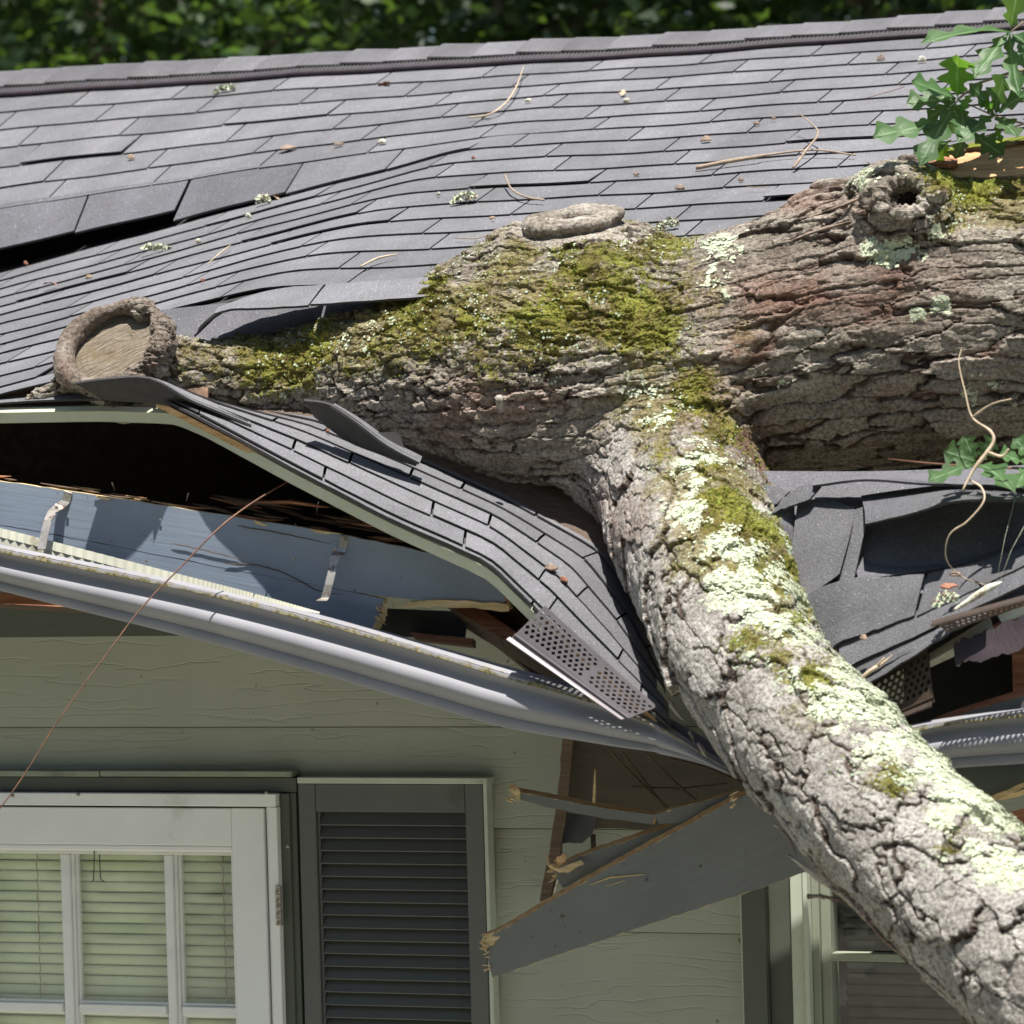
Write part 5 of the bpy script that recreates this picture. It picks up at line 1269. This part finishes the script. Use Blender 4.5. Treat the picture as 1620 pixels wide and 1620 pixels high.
LV = [((1514, 153, -.12), (1514, 92, -.2), 60, 'oak_leaf_bright'), ((1512, 157, -.12), (1445, 124, -.2), 44, 'oak_leaf'), ((1511, 158, -.12), (1434, 158, -.18), 46, 'oak_leaf'), ((1512, 160, -.12), (1466, 186, -.15), 30, 'oak_leaf'),
      ((1490, 196, -.14), (1382, 210, -.26), 54, 'oak_leaf'), ((1513, 164, -.12), (1455, 246, -.24), 46, 'oak_leaf'), ((1518, 166, -.12), (1532, 218, -.18), 44, 'oak_leaf'), ((1522, 164, -.12), (1500, 212, -.1), 40, 'oak_leaf'),
      ((1572, 183, -.1), (1545, 132, -.16), 34, 'oak_leaf'), ((1573, 182, -.1), (1584, 120, -.18), 42, 'oak_leaf'), ((1576, 183, -.1), (1622, 132, -.18), 40, 'oak_leaf'), ((1572, 184, -.1), (1518, 208, -.2), 40, 'oak_leaf'), ((1574, 184, -.1), (1608, 204, -.2), 34, 'oak_leaf'),
      ((1598, 51, -.08), (1468, 31, -.25), 40, 'oak_leaf'), ((1598, 50, -.08), (1612, -40, -.2), 52, 'oak_leaf'), ((1596, 52, -.08), (1540, 118, -.2), 44, 'oak_leaf'), ((1598, 54, -.08), (1596, 128, -.2), 34, 'oak_leaf'), ((1600, 52, -.08), (1650, 86, -.2), 44, 'oak_leaf'),
      ((1540, 212, -.08), (1586, 244, -.12), 40, 'oak_leaf'), ((1530, 215, -.08), (1508, 246, -.12), 36, 'oak_leaf'), ((1500, 225, -.1), (1482, 256, -.1), 26, 'oak_leaf_bright'), ((1505, 222, -.1), (1436, 254, -.12), 26, 'oak_leaf'),
      ((1536, 150, -.1), (1520, 168, -.16), 22, 'oak_leaf_bright'), ((1548, 160, -.1), (1566, 168, -.16), 18, 'oak_leaf_bright'), ((1575, 196, -.1), (1582, 222, -.14), 12, 'oak_leaf_bright'), ((1610, 60, -.08), (1640, 130, -.14), 40, 'oak_leaf'), ((1620, 190, -.05), (1660, 150, -.1), 44, 'oak_leaf')]
for i, (b_, t_, w__, m__) in enumerate(LV): leaf(b_, t_, w__, m__, br, i, random.uniform(-.5, .5), random.uniform(.05, .3))
sprig = empty('oak_sprig', P(1560, 740, -.45), 'small sprig of lobed oak leaves caught below the trunk at right edge', 'leaves')
wire([P(1405, 726, -.40), P(1470, 733, -.42), P(1540, 738, -.44), P(1640, 742, -.44)], [.0012, .002, .002, .003], 'twig', 'twig_red', sprig)
for i, (b_, t_, w__) in enumerate([((1545, 733, -.46), (1469, 755, -.58), 36), ((1548, 732, -.46), (1494, 712, -.5), 44), ((1546, 734, -.46), (1596, 744, -.60), 44), ((1540, 730, -.44), (1530, 690, -.46), 40), ((1625, 735, -.46), (1585, 712, -.5), 44), ((1630, 740, -.46), (1602, 765, -.56), 44), ((1636, 730, -.44), (1610, 690, -.46), 44), ((1550, 728, -.43), (1572, 694, -.45), 36)]):
    leaf(b_, t_, w__, 'oak_leaf', sprig, 50 + i, random.uniform(-.4, .4), random.uniform(.05, .3))
# hanging twigs and vine
tw = empty('hanging_twig', P(1530, 700, -.5), 'crooked pale twig dangling in front of the trunk over right oak sprig', 'twig')
def cw(pts, r, name, mat, parent, n=5, k=6):
    c_ = [Vector(p) for p in catmull([P(*p) for p in pts], k)]; 
    rr = [np.interp(i / (len(c_) - 1), np.linspace(0, 1, len(r)), r) * (1 + .3 * (random.random() < .08)) for i in range(len(c_))]
    return wire(c_, rr, name, mat, parent, n)
cw([(1521, 552, -.50), (1517, 575, -.51), (1527, 621, -.52), (1538, 660, -.53), (1566, 681, -.55), (1572, 698, -.56), (1558, 720, -.57), (1541, 742, -.58), (1522, 777, -.60)], [.0011, .0017, .0024, .0036, .0046, .0016], 'stem', 'twig_pale', tw)
cw([(1538, 660, -.53), (1560, 644, -.54), (1578, 636, -.55), (1600, 631, -.56)], [.002, .0018, .0012], 'side_twig', 'twig_pale', tw)
cw([(1564, 716, -.57), (1585, 722, -.57), (1596, 710, -.57)], [.003, .003, .002], 'side_twig', 'twig_pale', tw)
tw2 = empty('curling_twig', P(1520, 850, -.6), 'thin curling twig looping down over the dark hollow in the right shingles', 'twig')
cw([(1535, 760, -.58), (1553, 772, -.60), (1556, 794, -.62), (1530, 825, -.63), (1502, 846, -.63), (1497, 884, -.62), (1522, 912, -.60), (1560, 926, -.58)], [.0022, .0020, .0014, .0008], 'stem', 'twig_pale', tw2)
vn = empty('dangling_vine', P(200, 1000, -.75), 'long thin reddish vine stem slanting from the dark eave across the left gutter', 'vine')
cw([(-30, 1318, -.98), (30, 1238, -.95), (95, 1136, -.90), (168, 1036, -.84), (222, 964, -.78), (285, 898, -.72), (345, 837, -.66), (400, 795, -.58), (472, 752, -.48)], [.0012, .0013, .0016, .0020, .0019], 'stem', 'twig_red', vn, 6, 8)

# ------------------------------------------------------------------ litter on the roof
def roofpix(px, py):
    u, v = uvp(px, py)
    for _ in range(14):
        f = lambda a, b: np.array(proj(RS(a, b))) - (px, py)
        r = f(u, v); e = .002; ju = (f(u + e, v) - r) / e; jv = (f(u, v + e) - r) / e
        det = ju[0] * jv[1] - ju[1] * jv[0]
        if abs(det) < 1: break
        du = (r[0] * jv[1] - r[1] * jv[0]) / det; dv = (ju[0] * r[1] - ju[1] * r[0]) / det
        u -= max(-.2, min(.2, du)); v -= max(-.2, min(.2, dv))
    return RS(u, v)
def rtwig(pts, r, label, mat='twig_grey', extra=()):
    P0 = [roofpix(x, y) + RN * (.014 + h_) for x, y, h_ in pts]
    o_ = empty('fallen_twig', P0[0], label, 'twig')
    c_ = [Vector(p) for p in catmull(P0, 5)]; wire(c_, [np.interp(i / (len(c_) - 1), np.linspace(0, 1, len(r)), r) for i in range(len(c_))], 'stem', mat, o_)
    for e, r2 in extra:
        c_ = [Vector(p) for p in catmull([roofpix(x, y) + RN * (.014 + h_) for x, y, h_ in e], 5)]; wire(c_, [np.interp(i / (len(c_) - 1), np.linspace(0, 1, len(r2)), r2) for i in range(len(c_))], 'side_twig', mat, o_)
    return o_
rtwig([(1102, 275, .0), (1150, 268, .004), (1195, 262, .006), (1215, 257, .004), (1290, 252, .008), (1355, 255, .0)], [.0055, .0055, .005, .003, .0025, .0022], 'longest forked brown twig lying across the roof shingles above the trunk', 'twig_grey', [([(1256, 275, .0), (1280, 258, .02), (1298, 240, .03), (1285, 228, .04), (1264, 218, .05)], [.004, .003, .002, .001])])
rtwig([(802, 299, .02), (812, 315, .01), (835, 324, .004), (862, 327, .002)], [.002, .0026, .003], 'short bent twig on shingles just above the oval top stump', 'twig_grey')
rtwig([(831, 122, .015), (818, 155, .012), (800, 178, .008), (775, 192, .004), (742, 196, .002)], [.001, .0022, .0028, .002], 'pale curved twig high on the roof with tan leaf at its end', 'twig_pale')
rtwig([(722, 387, .002), (752, 388, .002), (780, 382, .004)], [.0012, .0016, .001], 'thin dark twig on shingles to the left of the top stump', 'twig_grey')
rtwig([(572, 434, .004), (600, 422, .006), (632, 414, .004)], [.002, .003, .001], 'pale twig scrap just above the lifted wavy shingle course', 'twig_pale')
rtwig([(330, 428, .002), (350, 412, .004), (367, 399, .004)], [.001, .0018, .001], 'thin straight pale twig on the sunken left roof panel', 'twig_pale')
rtwig([(1183, 306, .001), (1200, 307, .002), (1220, 306, .001)], [.0008, .001, .0008], 'tiny hair-thin twig below the long forked twig', 'twig_grey')
rtwig([(1374, 166, .004), (1400, 160, .006), (1432, 153, .01)], [.0008, .0012, .0012], 'thin reddish twig reaching the leafy branch from the left', 'twig_red')
def chip(px, py, w_, h_, mat, label, name='bark_chip', cat='bark chip', pts_=None, lift=.012):
    c_ = (roofpix(px, py) if pts_ is None else (P(*pts_) if pts_[0] > 1100 else flappix(px, py))) + RN * lift; s = mpp(c_); r = random.Random(px * 31 + py)
    n = 9; top = []; rr_ = r.uniform(-.5, .5); V = []
    for i in range(n):
        a = 2 * math.pi * i / n; k = r.uniform(.65, 1.1)
        p = Vector((math.cos(a) * w_ / 2 * s * k, math.sin(a) * w_ / 2 * s * .55 * k, 0)); V.append(Matrix.Rotation(rr_, 3, 'Z') @ p + Vector((0, 0, r.uniform(-.002, .002))))
    m_ = [v * .55 + Vector((0, 0, h_ * s * .6 + r.uniform(-.1, .1) * h_ * s)) for v in V]
    VV = V + m_ + [Vector((0, 0, h_ * s * .7))] + [v + Vector((0, 0, -.003)) for v in V]
    Fc = [(i, (i + 1) % n, n + (i + 1) % n, n + i) for i in range(n)] + [(n + i, n + (i + 1) % n, 2 * n) for i in range(n)] + [(2 * n + 1 + i, 2 * n + 1 + (i + 1) % n, (i + 1) % n, i) for i in range(n)]
    o_ = mesh_obj(name, [c_ + v for v in VV], Fc, mat, None, loc=c_, label=label, cat=cat); o_.rotation_euler = (TH * .8, 0, 0); return o_
FG = [(u_ / 60, v_ / 14, *proj(flap(u_ / 60, v_ / 14))) for u_ in range(61) for v_ in range(15)]
def flappix(px, py):
    u_, v_ = min(FG, key=lambda g: (g[2] - px) ** 2 + (g[3] - py) ** 2)[:2]; return flap(u_, v_)
def crust(px, py, w_, h_, label, pts_=None, name='lichen_flake'):
    c_ = (roofpix(px, py) if pts_ is None else P(*pts_)) + RN * .012; s = mpp(c_); r = random.Random(px * 3 + py); V = []; Fc = []
    ax = (RGT * 1 + UPV * r.uniform(-.1, .5)).normalized()
    for i in range(110):
        t = r.uniform(-1, 1); k = math.sqrt(max(0, 1 - t * t)) + .15
        q = ax * (t * w_ * s / 2) + UPV * (r.uniform(0, 1) * h_ * s * k) + FWD * r.uniform(-1, 1) * h_ * s * .5
        a = Vector((r.gauss(0, 1), r.gauss(0, 1), r.gauss(0, 1))).normalized(); b_ = a.orthogonal().normalized(); z = r.uniform(.0025, .0055); e = len(V)
        V += [c_ + q - a * z, c_ + q + b_ * z, c_ + q + a * z * 1.2, c_ + q - b_ * z + a.cross(b_) * z * .4]; Fc.append((e, e + 1, e + 2, e + 3))
    return mesh_obj(name, V, Fc, ['lichen', 'lichen_green', 'bark_chip'], None, midx=[r.choice((0, 0, 0, 1, 2)) for _ in Fc], loc=c_, label=label, cat='lichen')
def dry(px, py, w_, mat, label, pts_=None):
    c_ = (roofpix(px, py) if pts_ is None else P(*pts_)) + RN * .016; s = mpp(c_); r = random.Random(px * 7 + py)
    V, Fc = leaf_mesh(w_ * s, w_ * s * .7, 2, .35, px); rot = Matrix.Rotation(r.uniform(0, 6), 3, 'Z') @ Matrix.Rotation(r.uniform(-.4, .4), 3, 'X')
    return mesh_obj('dry_leaf', [c_ + rot @ Vector(v) for v in V], Fc, mat, None, loc=c_, smooth=True, label=label, cat='leaf')
dry(618, 138, 30, 'dry_leaf_red', 'red-brown dry leaf near the ridge vent, upper centre of the roof')
dry(779, 190, 20, 'dry_leaf_tan', 'orange tan dry leaf at the lower end of the curved pale twig')
dry(990, 152, 18, 'dry_leaf_tan', 'small orange dry leaf high on the roof right of centre')
dry(430, 318, 26, 'dry_leaf_tan', 'curled brown leaf clump just right of the torn shingle gap')
dry(92, 460, 24, 'dry_leaf_red', 'thin red-brown leaf scrap above the ring-shaped wound')
dry(890, 81, 14, 'dry_leaf_tan', 'small tan leaf stuck on the ridge vent rim')
dry(70, 150, 14, 'dry_leaf_tan', 'tiny tan leaf just below the left end of the ridge vent')
dry(1372, 268, 16, 'dry_leaf_red', 'small red-brown leaf between forked twig and leafy branch')
for x, y, w_, h_, mt, lb in (
    (356, 150, 34, 8, 'chip_lichen', 'white lichen flake high on the roof at upper left'), (455, 241, 34, 6, 'bark_chip', 'long pinkish bark chip above the torn shingle gap'), (413, 306, 22, 12, 'chip_lichen', 'white lichen lump beside the curled brown leaf clump'),
    (735, 325, 40, 12, 'chip_lichen', 'dark twig lump crusted with lichen left of the top stump'), (1118, 229, 22, 9, 'bark_chip', 'round pale bark chip above the forked twig'), (1057, 368, 36, 12, 'chip_lichen', 'frilly lichen clump resting right behind the top stump'),
    (1395, 100, 16, 9, 'bark_chip', 'reddish bark crumb near the ridge at right'), (1460, 102, 16, 9, 'chip_lichen', 'pale crumb near the ridge just right of reddish bark crumb'), (606, 254, 18, 6, 'chip_lichen', 'small pale flake at roof centre left of the dark lifted shingle'),
    (250, 403, 48, 9, 'chip_lichen', 'long lichen-covered stick piece on the sunken left panel'), (315, 388, 16, 5, 'chip_lichen', 'small pale flake right of the long lichen stick piece'), (208, 256, 14, 6, 'dry_leaf_tan', 'brown crumb on upper left shingles above the torn course'),
    (394, 349, 14, 7, 'chip_lichen', 'white crumb just below the curled brown leaf clump'), (142, 446, 12, 6, 'dry_leaf_tan', 'brown crumb above the ring wound, right of the red scrap'), (42, 424, 10, 6, 'dry_leaf_red', 'red crumb at far left just under the torn gap'),
    (695, 315, 10, 6, 'chip_lichen', 'tiny white crumb left of the lichen-crusted twig lump'), (837, 166, 12, 5, 'chip_lichen', 'tiny white crumb beside the pale curved twig'), (992, 166, 14, 5, 'chip_lichen', 'pale flake beneath the small orange dry leaf'),
    (1078, 304, 20, 6, 'bark_chip', 'pinkish bark chip between the top stump and forked twig'), (1198, 203, 12, 5, 'bark_chip', 'small pale chip above the long forked twig'), (1225, 195, 9, 6, 'dry_leaf_tan', 'small brown crumb at the upper right of the roof'),
    (1008, 283, 12, 4, 'bark_chip', 'slim pale chip above and right of the top stump'), (750, 257, 8, 4, 'dry_leaf_red', 'tiny red crumb at the bend of the shingle courses'), (1322, 300, 34, 8, 'bark_chip', 'flat bark chip leaning on the trunk top left of the knot hole'),
    (536, 235, 18, 5, 'bark_chip', 'small brown bark scrap under the upper shingle courses at centre left'), (1173, 292, 10, 4, 'bark_chip', 'tiny chip just under the right part of the forked twig'), (780, 353, 10, 4, 'dry_leaf_tan', 'tiny tan crumb left of the top stump'), (322, 451, 10, 4, 'dry_leaf_red', 'tiny red scrap above the lifted wavy shingle')):
    if mt == 'chip_lichen' and w_ > 18: crust(x, y, w_, h_, lb); continue
    chip(x, y, w_, h_, mt, lb, 'bark_chip' if mt == 'bark_chip' else ('lichen_flake' if mt == 'chip_lichen' else 'leaf_crumb'), 'bark chip' if mt == 'bark_chip' else ('lichen' if mt == 'chip_lichen' else 'crumb'))
for (x, y, Y), w_, h_, mt, lb in (((868, 905, -.58), 26, 9, 'bark_chip', 'pinkish bark chip on the folded shingle flap'), ((898, 924, -.58), 20, 7, 'dry_leaf_red', 'red bark crumb on the folded flap right of pinkish chip'), ((524, 695, -.53), 9, 5, 'dry_leaf_red', 'tiny orange crumb under the standing curled shingle'),
                                  ((1497, 964, -.64), 40, 18, 'chip_lichen', 'lumpy lichen-covered bark piece at the lower right shingle edge'), ((1368, 1018, -.64), 14, 8, 'bark_chip', 'small tan chip on the right shingles beside the limb'), ((1500, 936, -.62), 34, 6, 'dry_leaf_red', 'reddish bark sliver above the lumpy lichen piece'), ((1512, 918, -.60), 24, 5, 'bark_chip', 'pale sliver above the reddish bark sliver')):
    if mt == 'chip_lichen': crust(int(x), int(y), w_, h_, lb, (x, y, Y)); continue
    chip(int(x), int(y), w_, h_, mt, lb, 'bark_chip' if mt != 'chip_lichen' else 'lichen_flake', 'bark chip' if mt != 'chip_lichen' else 'lichen', pts_=(x, y, Y))
t_ = empty('lichen_stick', P(1550, 938, -.62), 'pale lichen-covered stick lying along the right shingle edge', 'twig'); cw([(1508, 966, -.67), (1540, 946, -.66), (1565, 930, -.65), (1585, 921, -.64)], [.002, .007, .008, .002], 'stem', 'chip_lichen', t_, 7, 5)
t_ = empty('peeled_stick', P(1380, 1060, -.66), 'short peeled stick resting on the shingles against the limb', 'twig'); cw([(1352, 1082, -.68), (1376, 1062, -.68), (1395, 1050, -.67), (1412, 1036, -.66)], [.0035, .0045, .003, .001], 'stem', 'twig_pale', t_, 6, 5); cw([(1384, 1058, -.67), (1394, 1046, -.68), (1400, 1040, -.68)], [.003, .002, .001], 'side_twig', 'twig_pale', t_, 6, 4)

# ------------------------------------------------------------------ trees beyond the ridge and opposite the house
def crown(name, c, rad, count, size, mats, parent, seed, kind=None, clumps=60, stretch=1.6, bias=.0):
    r = np.random.default_rng(seed); c = np.array(c); rad = np.array(rad)
    d = r.normal(size=(clumps, 3)); d /= np.linalg.norm(d, axis=1)[:, None]; cc = d * (r.random((clumps, 1)) ** .35) * rad
    k = r.integers(0, clumps, count); p = cc[k] + r.normal(0, 1, (count, 3)) * rad.mean() * .17
    a = r.normal(size=(count, 3)); a[:, 2] *= .5; a /= np.linalg.norm(a, axis=1)[:, None]; n_ = r.normal(size=(count, 3)); n_[:, 2] += .8; b = np.cross(n_, a); b /= np.linalg.norm(b, axis=1)[:, None]
    s = size * r.uniform(.6, 1.3, (count, 1)); fold = np.cross(a, b) * s * .12
    v = np.stack([p - a * s, p + b * s / stretch * .75 + fold, p + a * s * 1.1, p - b * s / stretch * .75 + fold], 1)
    me = bpy.data.meshes.new(name); me.vertices.add(count * 4); me.vertices.foreach_set('co', v.reshape(-1)); me.loops.add(count * 4); me.loops.foreach_set('vertex_index', np.arange(count * 4, dtype=np.int32))
    me.polygons.add(count); me.polygons.foreach_set('loop_start', np.arange(0, count * 4, 4, dtype=np.int32))
    for mm in mats: me.materials.append(M[mm])
    me.polygons.foreach_set('material_index', (k % len(mats)).astype(np.int32)); me.update(calc_edges=True)
    o = bpy.data.objects.new(name, me); COL.objects.link(o)
    if parent: o.parent = parent; o.location = Vector(c) - wloc(parent)
    else: o.location = c
    if kind: o['kind'] = kind
    return o
def tree(x, y, cz, rad, count, size, mats, label, seed):
    t = empty('tree', (x, y, 0), label, 'tree', 'trees beyond the ridge')
    r = random.Random(seed); pts = [Vector((x, y, 0)), Vector((x + r.uniform(-.2, .2), y, cz * .35)), Vector((x + r.uniform(-.4, .4), y, cz * .7)), Vector((x + r.uniform(-.3, .3), y, cz + rad[2] * .5))]
    mb = MB(); mb.tube([Vector(q) for q in catmull(pts, 4)], [.22 - .016 * i for i in range(13)], 8); mb.build('trunk', 'bark_loose', t, smooth=True)
    for i in range(6):
        a = r.uniform(0, 6.28); s = pts[2].lerp(pts[3], r.random() * .6); e = s + Vector((math.cos(a) * rad[0] * .7, math.sin(a) * rad[1] * .7, r.uniform(-.3, .9)))
        mb = MB(); mb.tube([s, s.lerp(e, .5) + Vector((0, 0, .15)), e], [.08, .05, .015], 6); mb.build('limb', 'bark_loose', t, smooth=True)
    crown('crown', (x, y, cz), rad, count, size, mats, t, seed); return t
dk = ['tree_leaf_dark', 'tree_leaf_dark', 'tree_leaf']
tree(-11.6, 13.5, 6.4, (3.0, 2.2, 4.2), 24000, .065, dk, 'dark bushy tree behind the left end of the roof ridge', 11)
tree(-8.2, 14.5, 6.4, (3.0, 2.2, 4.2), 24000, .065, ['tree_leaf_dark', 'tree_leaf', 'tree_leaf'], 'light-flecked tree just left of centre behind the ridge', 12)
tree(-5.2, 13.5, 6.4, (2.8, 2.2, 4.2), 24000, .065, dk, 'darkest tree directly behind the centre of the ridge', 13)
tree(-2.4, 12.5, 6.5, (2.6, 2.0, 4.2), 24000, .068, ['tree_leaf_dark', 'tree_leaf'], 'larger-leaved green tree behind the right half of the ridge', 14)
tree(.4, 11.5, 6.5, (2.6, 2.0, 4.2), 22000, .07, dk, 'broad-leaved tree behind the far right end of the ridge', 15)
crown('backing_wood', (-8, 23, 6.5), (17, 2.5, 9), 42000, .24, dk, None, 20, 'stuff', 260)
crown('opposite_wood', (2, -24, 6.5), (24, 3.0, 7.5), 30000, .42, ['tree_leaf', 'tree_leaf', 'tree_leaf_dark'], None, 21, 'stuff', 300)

# cobweb threads strung over the right hollow
web = empty('spider_thread', P(1590, 850, -.58), 'two fine pale spider threads stretched above the right shingle edge', 'thread')
wire([P(1606, 788, -.54), P(1590, 850, -.58), P(1576, 922, -.62)], .00035, 'thread', 'lichen', web, 4); wire([P(1630, 815, -.54), P(1600, 870, -.58), P(1580, 924, -.62)], .00035, 'thread', 'lichen', web, 4)
# loose fibres and bark shreds standing off the limb
for k in range(46):
    t = random.random()
    if k < 26: x, y, Y = lerp(960, 1560, t), lerp(880, 1625, t) + 4 * math.sin(9 * t), lerp(-.45, -1.02, t); x = np.interp(y, [800, 900, 1030, 1120, 1210, 1340, 1480, 1600], [935, 985, 1038, 1062, 1130, 1262, 1402, 1520]); Y = np.interp(y, [800, 950, 1115, 1305, 1500], [-.38, -.54, -.74, -.92, -1.06])
    else: x = lerp(480, 850, t); y = np.interp(x, [400, 500, 600, 700, 800, 850], [530, 515, 490, 446, 402, 362]) + 3; Y = -.13
    L = random.uniform(10, 34); a = random.uniform(.5, 1.2) if k < 26 else random.uniform(-.9, -.2)
    wire([P(x, y, Y), P(x + L * .5 * math.cos(a), y + L * .5 * math.sin(a) + random.uniform(-2, 2), Y - .006), P(x + L * math.cos(a), y + L * math.sin(a), Y - .004)], [.0035, .0025, .0005], 'bark_strip', random.choice(['bark_loose', 'bark_grey']), TREE, 4, False)

# frayed fibres at the snapped board ends, bent nails in the cavity
for (x, y, Y), par, dr_2, n_ in (((766, 1490, -.365), b3, (-1, -.2), 8), ((770, 1520, -.365), b3, (-1, .3), 5), ((810, 1254, -.425), b1, (-1, -.15), 10), ((875, 1385, -.375), b2, (-1, .1), 10), ((806, 935, -.52), fas, (1, .1), 14), ((600, 972, -.515), fas, (.6, .6), 10), ((1160, 1262, -.49), b3, (.8, -.6), 8)):
    for k in range(n_):
        y2 = y + random.uniform(-14, 14); x2 = x + random.uniform(-4, 4); L = random.uniform(3, 10); a = math.atan2(dr_2[1], dr_2[0]) + random.uniform(-.5, .5)
        wire([P(x2 - math.cos(a) * 4, y2 - math.sin(a) * 4, Y), P(x2 + L * math.cos(a) * .6, y2 + L * math.sin(a) * .6, Y - .004), P(x2 + L * math.cos(a), y2 + L * math.sin(a) + random.uniform(-3, 3), Y - .003)], [.0016, .0011, .0003], 'fibre', random.choice(['pale_wood', 'split_wood', 'pale_wood']), par, 4, False)
for x, y, Y, dx, dy in ((500, 815, -.42, 4, -22), (470, 842, -.44, -3, -14), (620, 850, -.44, 6, -20), (295, 792, -.45, 3, -12), (182, 776, -.45, -5, -13)):
    wire([P(x, y, Y), P(x + dx * .6, y + dy * .6, Y - .004), P(x + dx, y + dy, Y - .012)], .0014, 'bent_nail', 'steel', roof, 5)
for k in range(26):
    x = random.uniform(-20, 620); yb = np.interp(x, [0, 110, 330, 550, 720], [758, 774, 808, 845, 878]) - random.uniform(0, 7); L = random.uniform(14, 70); Y = random.uniform(-.49, -.44)
    wire([P(x, yb, Y), P(x + L / 2, yb + L * .09, Y - .004), P(x + L, yb + L * .17 + random.uniform(-4, 2), Y)], [.001, .0026, .0006], 'splinter', random.choice(['brown_wood', 'brown_wood', 'red_wood', 'split_wood']), roof, 4, False)
